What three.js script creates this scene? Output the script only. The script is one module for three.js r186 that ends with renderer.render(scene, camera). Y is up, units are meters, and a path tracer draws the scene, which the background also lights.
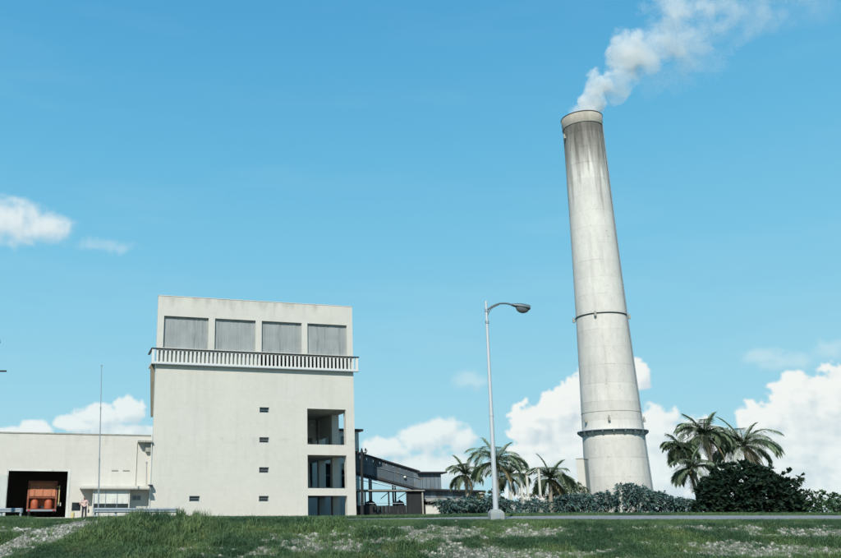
import * as THREE from 'three';
import { mergeGeometries } from 'three/addons/utils/BufferGeometryUtils.js';
import { RoundedBoxGeometry } from 'three/addons/geometries/RoundedBoxGeometry.js';

// ------------------------------------------------------------------ camera, sky, sun, exposure
const scene = new THREE.Scene();
const renderer = new THREE.WebGLRenderer({ antialias: true });
renderer.setSize(1024, 679);
renderer.toneMapping = THREE.LinearToneMapping;
renderer.toneMappingExposure = 1.0;
renderer.shadowMap.enabled = true;

const camera = new THREE.PerspectiveCamera(2 * Math.atan(279 / 859) * 180 / Math.PI, 1114 / 558, 0.1, 9000);
camera.position.set(0, 0.5, 0);
camera.rotation.x = Math.atan(233 / 859);
camera.setViewOffset(1114, 558, 273, 0, 841, 558);   // the print is cropped off-centre
scene.add(camera);

const SUN = new THREE.Vector3(-0.237, 0.643, 0.729).normalize();
const sun = new THREE.DirectionalLight(new THREE.Color().setRGB(1, 0.96, 0.875), 4.8);
sun.position.copy(SUN).multiplyScalar(220).add(new THREE.Vector3(10, 0, -75));
sun.target.position.set(10, 0, -75);
sun.castShadow = true;
sun.shadow.mapSize.set(4096, 4096);
Object.assign(sun.shadow.camera, { left: -90, right: 110, top: 90, bottom: -70, near: 1, far: 420 });
scene.add(sun, sun.target);

// ------------------------------------------------------------------ small maths
function rng(seed) { let a = seed >>> 0; return () => { a = (a + 0x6D2B79F5) >>> 0; let t = Math.imul(a ^ (a >>> 15), 1 | a); t = (t + Math.imul(t ^ (t >>> 7), 61 | t)) ^ t; return ((t ^ (t >>> 14)) >>> 0) / 4294967296; }; }
const clamp = (x, a = 0, b = 1) => Math.min(b, Math.max(a, x));
const lerp = (a, b, t) => a + (b - a) * t;
const sstep = (a, b, x) => { const t = clamp((x - a) / (b - a)); return t * t * (3 - 2 * t); };
function hash2(x, y) { let h = Math.imul(x | 0, 374761393) ^ Math.imul(y | 0, 668265263); h = Math.imul(h ^ (h >>> 13), 1274126177); return ((h ^ (h >>> 16)) >>> 0) / 4294967296; }
function vnoise(x, y) {
  const ix = Math.floor(x), iy = Math.floor(y), fx = x - ix, fy = y - iy, u = fx * fx * (3 - 2 * fx), v = fy * fy * (3 - 2 * fy);
  const a = hash2(ix, iy), b = hash2(ix + 1, iy), c = hash2(ix, iy + 1), d = hash2(ix + 1, iy + 1);
  return a + (b - a) * u + (c - a) * v + (a - b - c + d) * u * v;
}
function fbm(x, y, n = 4) { let s = 0, a = 0.5, t = 0; for (let i = 0; i < n; i++) { s += a * vnoise(x, y); t += a; x = x * 2.03 + 17.3; y = y * 2.03 + 9.1; a *= 0.5; } return s / t; }
function hash3(x, y, z) { let h = Math.imul(x | 0, 374761393) ^ Math.imul(y | 0, 668265263) ^ Math.imul(z | 0, 2147483647 - 58); h = Math.imul(h ^ (h >>> 13), 1274126177); return ((h ^ (h >>> 16)) >>> 0) / 4294967296; }
function noise3(x, y, z) {
  const ix = Math.floor(x), iy = Math.floor(y), iz = Math.floor(z), f = (t) => t * t * (3 - 2 * t), u = f(x - ix), v = f(y - iy), w = f(z - iz);
  const L = (k) => lerp(lerp(hash3(ix, iy, iz + k), hash3(ix + 1, iy, iz + k), u), lerp(hash3(ix, iy + 1, iz + k), hash3(ix + 1, iy + 1, iz + k), u), v);
  return lerp(L(0), L(1), w);
}
function fbm3(x, y, z, n = 4) { let s = 0, a = 0.5, t = 0; for (let i = 0; i < n; i++) { s += a * noise3(x, y, z); t += a; x = x * 2.03 + 3.1; y = y * 2.03 + 7.7; z = z * 2.03 + 1.3; a *= 0.5; } return s / t; }
const srgb = (r, g, b) => new THREE.Color().setRGB(r / 255, g / 255, b / 255, THREE.SRGBColorSpace);
const lin = (r, g, b) => new THREE.Color().setRGB(r, g, b);

// ------------------------------------------------------------------ the sky: blue air with cumulus standing round the horizon
{
  const W = 4096, H = 2048, data = new Float32Array(W * H * 4), DEG = 180 / Math.PI;
  const s2l = (c) => { c /= 255; return c <= 0.04045 ? c / 12.92 : ((c + 0.055) / 1.055) ** 2.4; };
  const stops = [[0, 178, 220, 231], [4, 168, 217, 232], [9, 150, 209, 231], [16, 126, 197, 228], [24, 101, 181, 221], [33, 82, 163, 211], [50, 66, 140, 195], [90, 50, 115, 176]].map(([e, r, g, b]) => [e, s2l(r), s2l(g), s2l(b)]);
  // clouds: [azimuth, elevation, half width, half height] in degrees, azimuth to the right of north (-z)
  const sets = [
    { d: 0.78, soft: 0.8, n: 0.42, f: 0.7, lobes: [[-18.3, 18.1, 2.9, 1.9], [-16.3, 17.9, 2.3, 1.3], [-20.8, 17.6, 2.8, 1.8]] },
    { d: 0.22, soft: 1.0, n: 0.8, f: 0.8, lobes: [[-12.6, 17, 2.6, 0.6], [-11.2, 16.9, 1, 0.5]] },
    { d: 0.85, soft: 0.25, n: 0.5, f: 0.95, lobes: [[-10.2, 6.3, 1.2, 1], [-12, 5.9, 1.7, 0.9], [-13.6, 5.4, 1.5, 0.6], [-10.7, 4.5, 3.2, 1.2]] },
    { d: 0.9, soft: 0.25, n: 0.4, f: 0.9, lobes: [[-15.9, 5.1, 1.2, 0.6], [-17.5, 4.6, 1.6, 0.6]] },
    { d: 0.85, soft: 0.4, n: 0.45, f: 0.8, lobes: [[10.2, 5, 1.9, 1], [8.9, 4.5, 1.7, 1], [11.5, 4.5, 1.1, 0.9], [6.6, 4, 1.9, 0.8], [9.4, 2.6, 4.4, 1.4]] },
    { d: 1, soft: 0.1, n: 0.55, f: 0.95, lobes: [[16, 5.3, 1.5, 1.5], [17.7, 6.1, 1.6, 1.5], [19.3, 6.8, 1.5, 1.6], [20.5, 7.6, 1.5, 1.6], [22.5, 8.1, 0.8, 1], [16.3, 3.1, 2.1, 1.8], [19.3, 3.7, 2.8, 2.8], [18.5, 0.7, 4.4, 2.2]] },
    { d: 0.95, soft: 0.18, n: 0.5, f: 0.9, lobes: [[23.4, 4.7, 1.6, 1.6], [25, 3.8, 2, 1.9], [23.4, 1.8, 2.5, 2.2], [26.1, 1.8, 2.3, 1.9]] },
    { d: 1, soft: 0.12, n: 0.55, f: 0.9, lobes: [[30.9, 6.1, 1.6, 1.8], [32.5, 5.5, 2.4, 2.3], [29, 4.8, 1.5, 1.6], [30.1, 3.4, 2.6, 2.6], [32.8, 2.2, 3.3, 3.3], [27.4, 2.3, 2.2, 2.4], [34.5, 4.8, 2.8, 2.8], [30, 0.8, 5, 2]] },
    { d: 0.3, soft: 1.0, n: 0.7, f: 0.7, lobes: [[29.4, 8.8, 1.4, 0.7], [32.9, 8.7, 1.6, 0.9], [12.3, 8.2, 1.4, 0.8], [30.7, 8.3, 2.4, 0.7]] },
  ];
  const R = rng(77);
  for (let az = 42; az < 336; az += 7 + R() * 9) {     // the same kind of sky goes on all round
    const e = 2 + R() * 3, w = 2.2 + R() * 2.5, lobes = [];
    for (let k = 0; k < 6; k++) lobes.push([az + (R() - 0.5) * w * 2.2, e + (R() - 0.35) * 3.2, w * (0.45 + R() * 0.45), w * (0.35 + R() * 0.4)]);
    lobes.push([az, 1.4, w * 1.7, 1.9]);
    sets.push({ d: 0.8 + R() * 0.17, soft: 0.2 + R() * 0.2, n: 0.5, f: 0.75, lobes });
    if (R() < 0.4) { const a2 = az + R() * 6, e2 = 12 + R() * 22; sets.push({ d: 0.7, soft: 0.5, n: 0.55, f: 0.5, lobes: [[a2, e2, 3, 1.6], [a2 + 2.4, e2 + 0.2, 2.2, 1.2], [a2 - 2.2, e2 - 0.3, 2.4, 1.2]] }); }
  }
  for (const s of sets) s.box = s.lobes.reduce((b, [a, e, w, h]) => [Math.min(b[0], a - w * 1.7), Math.max(b[1], a + w * 1.7), Math.min(b[2], e - h * 1.7), Math.max(b[3], e + h * 1.7)], [1e9, -1e9, 1e9, -1e9]);
  const dens = (s, az, el) => {
    let best = -9; for (const [a, e, w, h] of s.lobes) { const x = (az - a) / w, y = (el - e) / h; best = Math.max(best, 1 - Math.sqrt(x * x + y * y)); }
    let bil = 0, am = 0.5, fx = az * s.f * 1.3, fy = el * s.f * 1.5, tot = 0;
    for (let i = 0; i < 5; i++) { bil += am * Math.abs(2 * vnoise(fx, fy) - 1); tot += am; fx = fx * 2.05 + 31; fy = fy * 2.05 + 13; am *= 0.55; }
    return best + s.n * (0.62 - 1.5 * bil / tot);
  };
  const white = [s2l(243), s2l(247), s2l(244)], grey = [s2l(190), s2l(210), s2l(220)];
  for (let row = 0; row < H; row++) {
    const el = ((row + 0.5) / H - 0.5) * 180;
    let k = 0; const ee = clamp(el, 0, 89.99); while (ee > stops[k + 1][0]) k++;
    const t = (ee - stops[k][0]) / (stops[k + 1][0] - stops[k][0]);
    const base = [1, 2, 3].map((c) => lerp(stops[k][c], stops[k + 1][c], t));
    const live = el > 0 ? sets.filter((s) => el > s.box[2] && el < s.box[3]) : [];
    for (let col = 0; col < W; col++) {
      const round = ((col + 0.5) / W - 0.5) * 2 * Math.PI;             // x = cos, z = sin
      let az = round * DEG + 90;                                        // 0 = towards -z, positive to +x
      const o = (row * W + col) * 4; let r = base[0], g = base[1], b = base[2];
      for (const s of live) {
        let a = az; while (a < s.box[0]) a += 360; while (a - 360 > s.box[0]) a -= 360;
        if (a > s.box[1]) continue;
        const d0 = dens(s, a, el); if (d0 <= 0) continue;
        const d1 = dens(s, a - 0.28, el + 0.4), d2 = dens(s, a - 0.8, el + 1.1);
        const alpha = s.d * sstep(0, s.soft, d0);
        let l = clamp(0.66 + 0.75 * (d0 - d1) + 0.3 * (d0 - d2)); l = lerp(l, 0.7, 0.15);
        for (let c = 0; c < 3; c++) { const cc = lerp(lerp(grey[c], white[c], l), base[c], 0.16 * sstep(7, 0, el)); if (c === 0) r = lerp(r, cc, alpha); else if (c === 1) g = lerp(g, cc, alpha); else b = lerp(b, cc, alpha); }
      }
      if (el > 3 && el < 40) {                                          // thin high veil
        const v = fbm(az * 0.10 + 4, el * 0.55 + 2 + az * 0.02, 4), veil = 0.025 * sstep(0.5, 0.8, v) * sstep(3, 8, el) * sstep(40, 22, el);
        r = lerp(r, white[0], veil); g = lerp(g, white[1], veil); b = lerp(b, white[2], veil);
      }
      data[o] = r; data[o + 1] = g; data[o + 2] = b; data[o + 3] = 1;
    }
  }
  const tex = new THREE.DataTexture(data, W, H, THREE.RGBAFormat, THREE.FloatType);
  tex.mapping = THREE.EquirectangularReflectionMapping; tex.magFilter = tex.minFilter = THREE.LinearFilter; tex.colorSpace = THREE.LinearSRGBColorSpace; tex.needsUpdate = true;
  scene.background = tex; scene.environment = tex;
}

// ------------------------------------------------------------------ builders
const taken = {};
function numbered(name) { const n = taken[name] = (taken[name] ?? -1) + 1; return n ? `${name}_${String(n).padStart(3, '0')}` : name; }
function tag(o, label, category, group, kind) { if (label) o.userData.label = label; if (category) o.userData.category = category; if (group) o.userData.group = group; if (kind) o.userData.kind = kind; return o; }
function thing(name, label, category, [x, y, z] = [0, 0, 0], turn = 0, group) { const o = new THREE.Group(); o.name = numbered(name); o.position.set(x, y, z); o.rotation.y = turn; scene.add(o); return tag(o, label, category, group); }
function part(name, geo, mat, parent, pos) { const g = Array.isArray(geo) ? mergeGeometries(geo.map((q) => { const p = q.index ? q.toNonIndexed() : q.clone(); for (const k of Object.keys(p.attributes)) if (!['position', 'normal', 'uv', 'color'].includes(k)) p.deleteAttribute(k); return p; })) : geo; const m = new THREE.Mesh(g, mat); m.name = parent === scene ? numbered(name) : name; if (pos) m.position.set(...pos); parent.add(m); return m; }
function muv(g, k = 1) {       // uv in metres from the dominant axis
  const p = g.attributes.position, n = g.attributes.normal, uv = new Float32Array(p.count * 2);
  for (let i = 0; i < p.count; i++) { const ax = Math.abs(n.getX(i)), ay = Math.abs(n.getY(i)), az = Math.abs(n.getZ(i)); const a = az >= ax && az >= ay ? [p.getX(i), p.getY(i)] : ax >= ay ? [p.getZ(i), p.getY(i)] : [p.getX(i), p.getZ(i)]; uv[i * 2] = a[0] * k; uv[i * 2 + 1] = a[1] * k; }
  g.setAttribute('uv', new THREE.BufferAttribute(uv, 2)); return g;
}
// box between two corners; a small chamfer through RoundedBoxGeometry when r is given
function bx(x0, x1, y0, y1, z0, z1, r = 0) { const w = x1 - x0, h = y1 - y0, d = z1 - z0; const g = r ? new RoundedBoxGeometry(w, h, d, 2, r) : new THREE.BoxGeometry(w, h, d); g.translate((x0 + x1) / 2, (y0 + y1) / 2, (z0 + z1) / 2); return muv(g); }
function slabWithHoles(x0, x1, y0, y1, holes, z0, z1) {
  const s = new THREE.Shape([[x0, y0], [x1, y0], [x1, y1], [x0, y1]].map((p) => new THREE.Vector2(...p)));
  for (const [a, b, c, d] of holes) s.holes.push(new THREE.Path([[a, c], [a, d], [b, d], [b, c]].map((p) => new THREE.Vector2(...p))));
  const g = new THREE.ExtrudeGeometry(s, { depth: z1 - z0, bevelEnabled: false }); g.translate(0, 0, z0); return muv(g);
}
function tube(pts, r, rad = 8, seg) { const c = new THREE.CatmullRomCurve3(pts.map((p) => new THREE.Vector3(...p))); return new THREE.TubeGeometry(c, seg ?? Math.max(1, (pts.length - 1) * 5), r, rad, false); }
function rod(a, b, r0, r1 = r0, rad = 10) { const A = new THREE.Vector3(...a), B = new THREE.Vector3(...b), d = B.clone().sub(A); const g = new THREE.CylinderGeometry(r1, r0, d.length(), rad, 1); g.translate(0, d.length() / 2, 0); g.applyQuaternion(new THREE.Quaternion().setFromUnitVectors(new THREE.Vector3(0, 1, 0), d.normalize())); g.translate(...a); return g; }
const cyl = (r0, r1, y0, y1, x = 0, z = 0, rad = 20) => { const g = new THREE.CylinderGeometry(r1, r0, y1 - y0, rad, 1); g.translate(x, (y0 + y1) / 2, z); return g; };

function texture(w, h, fn, repeat) {   // fn(u,v) -> [r,g,b] 0..1 in display values
  const data = new Uint8Array(w * h * 4);
  for (let j = 0; j < h; j++) for (let i = 0; i < w; i++) { const c = fn(i / w, j / h), o = (j * w + i) * 4; data[o] = clamp(c[0]) * 255; data[o + 1] = clamp(c[1]) * 255; data[o + 2] = clamp(c[2]) * 255; data[o + 3] = 255; }
  const t = new THREE.DataTexture(data, w, h); t.colorSpace = THREE.SRGBColorSpace; t.wrapS = t.wrapT = THREE.RepeatWrapping; t.magFilter = THREE.LinearFilter; t.minFilter = THREE.LinearMipmapLinearFilter; t.generateMipmaps = true; if (repeat) t.repeat.set(...repeat); t.needsUpdate = true; return t;
}
const std = (color, roughness = 0.9, o = {}) => new THREE.MeshStandardMaterial({ color, roughness, ...o });

// painted render on concrete: mottling, faint pour lines, thin rain streaks. One tile is 24 m.
const wallTex = texture(1024, 1024, (u, v) => {
  const x = u * 24, y = v * 24;
  let k = 0.955 + 0.035 * (fbm(x * 0.45, y * 0.4, 4) - 0.5) + 0.03 * (fbm(x * 3, y * 3, 3) - 0.5) + 0.05 * (hash2(i32(u * 1024), i32(v * 1024)) - 0.5);
  const streak = sstep(0.56, 0.85, fbm(x * 2.6, y * 0.16 + 40, 3)); k -= 0.018 * streak;
  k -= 0.018 * (Math.abs((y / 0.6) % 1 - 0.5) > 0.47 ? 1 : 0);
  // grime running down from the copings at 20 m (tower) and 7 m (hall), patchy and streaked
  for (const [top, len] of [[20.04, 1.5], [7.1, 0.9]]) if (y < top && y > top - len * 1.6) { const n = fbm(x * 1.7, y * 0.5 + 11, 4), m = fbm(x * 5, y * 5, 3); k -= 0.10 * sstep(0, 0.5, n - 0.35 - 0.35 * (top - y) / len) * (0.5 + m); }
  const warm = 0.012 * (fbm(x * 0.3 + 9, y * 0.3, 3) - 0.5);
  return [k + warm, k, k - warm];
}, [1 / 24, 1 / 24]);
function i32(x) { return Math.floor(x); }
const concreteTex = texture(512, 512, (u, v) => { const x = u * 6, y = v * 6; const k = 0.9 + 0.14 * (fbm(x * 1.2, y * 1.2, 5) - 0.5) + 0.08 * (hash2(i32(u * 512), i32(v * 512)) - 0.5) - 0.1 * sstep(0.58, 0.8, fbm(x * 4, y * 0.4, 3)); return [k, k, k * 0.985]; }, [1 / 6, 1 / 6]);
const asphaltTex = texture(1024, 512, (u, v) => { const x = u * 32, y = v * 8; let k = 0.86 + 0.16 * (fbm(x * 0.5, y * 1.4, 4) - 0.5) + 0.16 * (hash2(i32(u * 1024), i32(v * 512)) - 0.5); k -= 0.1 * Math.exp(-(((y - 2.2) / 0.35) ** 2)) * fbm(x, 3) + 0.1 * Math.exp(-(((y - 5.6) / 0.35) ** 2)) * fbm(x, 8); return [k, k, k]; }, [1 / 32, 1 / 8]);
const sheetTex = texture(512, 512, (u, v) => { const x = u * 4, y = v * 4; const k = 0.84 + 0.25 * (fbm(x * 1.5, y * 0.8, 4) - 0.5) + 0.1 * (hash2(i32(u * 256), i32(v * 256)) - 0.5); const rust = sstep(0.62, 0.8, fbm(x * 2 + 20, y * 0.7, 4)); return [k, k - 0.12 * rust, k - 0.2 * rust]; }, [1 / 4, 1 / 4]);

const M = {
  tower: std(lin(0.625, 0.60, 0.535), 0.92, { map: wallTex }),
  hall: std(lin(0.64, 0.61, 0.545), 0.92, { map: wallTex }),
  white: std(lin(0.78, 0.78, 0.74), 0.8, { map: concreteTex }),
  baluster: std(lin(0.60, 0.60, 0.575), 0.85),
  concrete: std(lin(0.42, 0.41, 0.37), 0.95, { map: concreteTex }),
  screen: std(lin(0.375, 0.40, 0.41), 0.9, { map: concreteTex }),
  screenBack: std(lin(0.37, 0.41, 0.43), 0.9, { map: concreteTex }),
  tan: std(lin(0.25, 0.22, 0.16), 0.9, { map: concreteTex }),
  darkSteel: std(lin(0.03, 0.035, 0.04), 0.5, { metalness: 0.3 }),
  steel: std(lin(0.36, 0.39, 0.42), 0.45, { metalness: 0.7 }),
  galv: std(lin(0.30, 0.35, 0.38), 0.55, { metalness: 0.5 }),
  lampGrey: std(lin(0.50, 0.53, 0.55), 0.45, { metalness: 0.25 }),
  gantry: std(lin(0.50, 0.49, 0.43), 0.8),
  glass: new THREE.MeshPhysicalMaterial({ color: lin(0.62, 0.72, 0.72), roughness: 0.03, transmission: 1, thickness: 0, ior: 1.5 }),
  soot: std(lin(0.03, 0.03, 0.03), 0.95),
  sheet: std(lin(0.115, 0.16, 0.195), 0.6, { map: sheetTex, metalness: 0.1 }),
  sheetPale: std(lin(0.2, 0.26, 0.30), 0.6, { map: sheetTex, metalness: 0.1 }),
  roofDark: std(lin(0.035, 0.04, 0.045), 0.8, { map: sheetTex }),
  wood: std(lin(0.022, 0.024, 0.026), 0.9, { map: concreteTex }),
  orange: std(lin(0.52, 0.17, 0.065), 0.6, { map: sheetTex }),
  orangeBright: std(lin(0.60, 0.13, 0.05), 0.55, { map: sheetTex }),
  orangeDark: std(lin(0.30, 0.085, 0.04), 0.65, { map: sheetTex }),
  rubber: std(lin(0.015, 0.015, 0.015), 0.85),
  paleYellow: std(lin(0.55, 0.47, 0.22), 0.6),
  redGlass: std(lin(0.35, 0.02, 0.02), 0.25),
  lampDark: std(lin(0.10, 0.14, 0.16), 0.5, { metalness: 0.2 }),
  lampFoot: std(lin(0.34, 0.37, 0.37), 0.7, { map: concreteTex }),
  asphalt: std(lin(0.29, 0.30, 0.305), 0.95, { map: asphaltTex }),
  porcelain: std(lin(0.30, 0.24, 0.2), 0.4),
};
const leaf = (c, t = 0.3) => new THREE.MeshPhysicalMaterial({ color: c, roughness: 0.75, transmission: t, thickness: 0, vertexColors: true, side: THREE.DoubleSide, specularIntensity: 0.3 });
M.leaf = leaf(lin(1, 1, 1));
M.trunk = std(lin(0.38, 0.33, 0.27), 0.95, { map: concreteTex });
M.stem = std(lin(0.05, 0.045, 0.035), 0.95);

// ------------------------------------------------------------------ terrain
// eye 0.5 m above the plant's yard; a bank falls from the road edge towards the camera
const roadNear = 46.5, roadFar = 54;
const farLevel = (x) => lerp(0.06, 0.29, sstep(0, 20, x));
const crest = (x) => lerp(0.10, 0.06, sstep(-9, 3, x)) + 0.05 * sstep(-9, -7, x) * sstep(1, -4, x);
function height(x, z) {
  const d = -z;
  if (d >= roadFar) return lerp(farLevel(x), 0, sstep(66, 75, d) * sstep(26, 14, x)) + 0.03 * (fbm(x * 0.3, d * 0.3, 2) - 0.5) * sstep(54, 57, d);
  if (d >= roadNear) return lerp(0.08, farLevel(x), (d - roadNear) / (roadFar - roadNear));
  const top = lerp(0.08, crest(x), sstep(46.5, 45, d));
  const t = clamp((44.6 - d) / 9);
  const rough = sstep(45.5, 42.5, d) * (0.34 * (fbm(x * 0.22 + 5, d * 0.25, 3) - 0.5) + 0.12 * (fbm(x * 0.9, d * 0.9 + 7, 3) - 0.5));
  return top - 1.85 * (0.4 * t * t * (3 - 2 * t) + 0.6 * t) + rough;
}
// how bare and stony the bank is (limestone rubble showing through), 0..1
function bare(x, d) {
  if (d > 45.2) return 0;
  const n = fbm(x * 0.27 + 2.7, d * 0.8 + 8, 4), fine = fbm(x * 2.2, d * 3.0, 3);
  let b = 0.9 * sstep(0.44, 0.66, n + 0.6 * (fine - 0.5) + 0.085 * sstep(0, 7, x) - 0.13 * sstep(3, -2, x) - 0.45 * sstep(42.0, 44.0, d) + 0.03 * sstep(41, 38, d));
  const cx = lerp(-12.8, -9.4, (d - 37.2) / 6.8) + 0.2 * Math.sin(d * 1.3), w = Math.abs(x - cx);
  b = Math.max(b, sstep(1.7, 0.9, w + 0.6 * (fine - 0.5)) * clamp(0.6 + 1.3 * (fine - 0.2)) * sstep(45.5, 44, d));
  return clamp(b);
}
{
  const xs = [], zs = [];
  for (let x = -3000; x < -80; x += 320) xs.push(x); for (let x = -80; x < -24; x += 2.5) xs.push(x); for (let x = -24; x < 46; x += 0.25) xs.push(x); for (let x = 46; x < 120; x += 2.5) xs.push(x); for (let x = 120; x <= 3200; x += 280) xs.push(x);
  for (let d = -60; d < 16; d += 3) zs.push(-d); for (let d = 16; d < roadNear; d += 0.25) zs.push(-d); for (let d = roadNear; d < 80; d += 0.75) zs.push(-d); for (let d = 80; d < 200; d += 8) zs.push(-d); for (let d = 200; d <= 4200; d += 250) zs.push(-d);
  const pos = [], uv = [], col = [], idx = [];
  for (const z of zs) for (const x of xs) {
    const d = -z, b = bare(x, d), n = fbm(x * 0.8 + 3, d * 0.8, 3);
    pos.push(x, height(x, z) - (d > roadNear - 0.05 && d < roadFar + 0.05 ? 0.03 : 0), z); uv.push(x, z);
    const yard = sstep(58, 62, d) * sstep(20, 10, x) * sstep(300, 120, d);
    const soil = [lerp(0.035, 0.055, n), lerp(0.062, 0.08, n), lerp(0.032, 0.04, n)], rock = [lerp(0.21, 0.31, n), lerp(0.205, 0.30, n), lerp(0.16, 0.235, n)], dirt = [0.26, 0.25, 0.21];
    for (let c = 0; c < 3; c++) col.push(lerp(lerp(soil[c], rock[c], b), dirt[c], yard * 0.8));
  }
  const nx = xs.length;
  for (let j = 0; j < zs.length - 1; j++) for (let i = 0; i < nx - 1; i++) { const a = j * nx + i, b = a + 1, c = a + nx, d = c + 1; idx.push(a, b, c, b, d, c); }
  const g = new THREE.BufferGeometry(); g.setAttribute('position', new THREE.Float32BufferAttribute(pos, 3)); g.setAttribute('uv', new THREE.Float32BufferAttribute(uv, 2)); g.setAttribute('color', new THREE.Float32BufferAttribute(col, 3)); g.setIndex(idx); g.computeVertexNormals();
  const groundTex = texture(1024, 1024, (u, v) => { const x = u * 10, y = v * 10; const k = 0.82 + 0.35 * (fbm(x * 2.5, y * 2.5, 4) - 0.5) + 0.3 * (hash2(i32(u * 512), i32(v * 512)) - 0.5); return [k, k, k]; }, [1 / 10, 1 / 10]);
  tag(part('ground', g, std(lin(1, 1, 1), 0.98, { vertexColors: true, map: groundTex }), scene), 'grassy bank and flat plant yard reaching to the horizon', 'ground', null, 'structure');
  // the road, a sheet with its own edge
  const rp = [], ru = [], ri = []; let n = 0;
  for (let x = -120; x <= 200; x += 2) { for (const [d, dy] of [[roadNear + 0.15 * (hash2(x, 3) - 0.5), -0.02], [roadNear + 0.12, 0.012], [(roadNear + roadFar) / 2, 0.045], [roadFar - 0.12, 0.012], [roadFar, -0.02]]) { rp.push(x, height(x, -clamp(d, roadNear, roadFar)) + dy, -d); ru.push(x, d - roadNear); } if (n) for (let k = 0; k < 4; k++) { const a = (n - 1) * 5 + k, b = a + 1, c = n * 5 + k, e = c + 1; ri.push(a, c, b, b, c, e); } n++; }
  const rg = new THREE.BufferGeometry(); rg.setAttribute('position', new THREE.Float32BufferAttribute(rp, 3)); rg.setAttribute('uv', new THREE.Float32BufferAttribute(ru, 2)); rg.setIndex(ri); rg.computeVertexNormals();
  tag(part('road', rg, M.asphalt, scene), 'pale asphalt road running along the top of the grass bank', 'road', null, 'structure');
}

// ------------------------------------------------------------------ the plant: one axis system turned 14 degrees
const YAW = 14 * Math.PI / 180, ORG = [-11.75, 0, -78];
const local = (s, y, z) => [ORG[0] + s * Math.cos(YAW) + z * Math.sin(YAW), y, ORG[2] - s * Math.sin(YAW) + z * Math.cos(YAW)];

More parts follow.
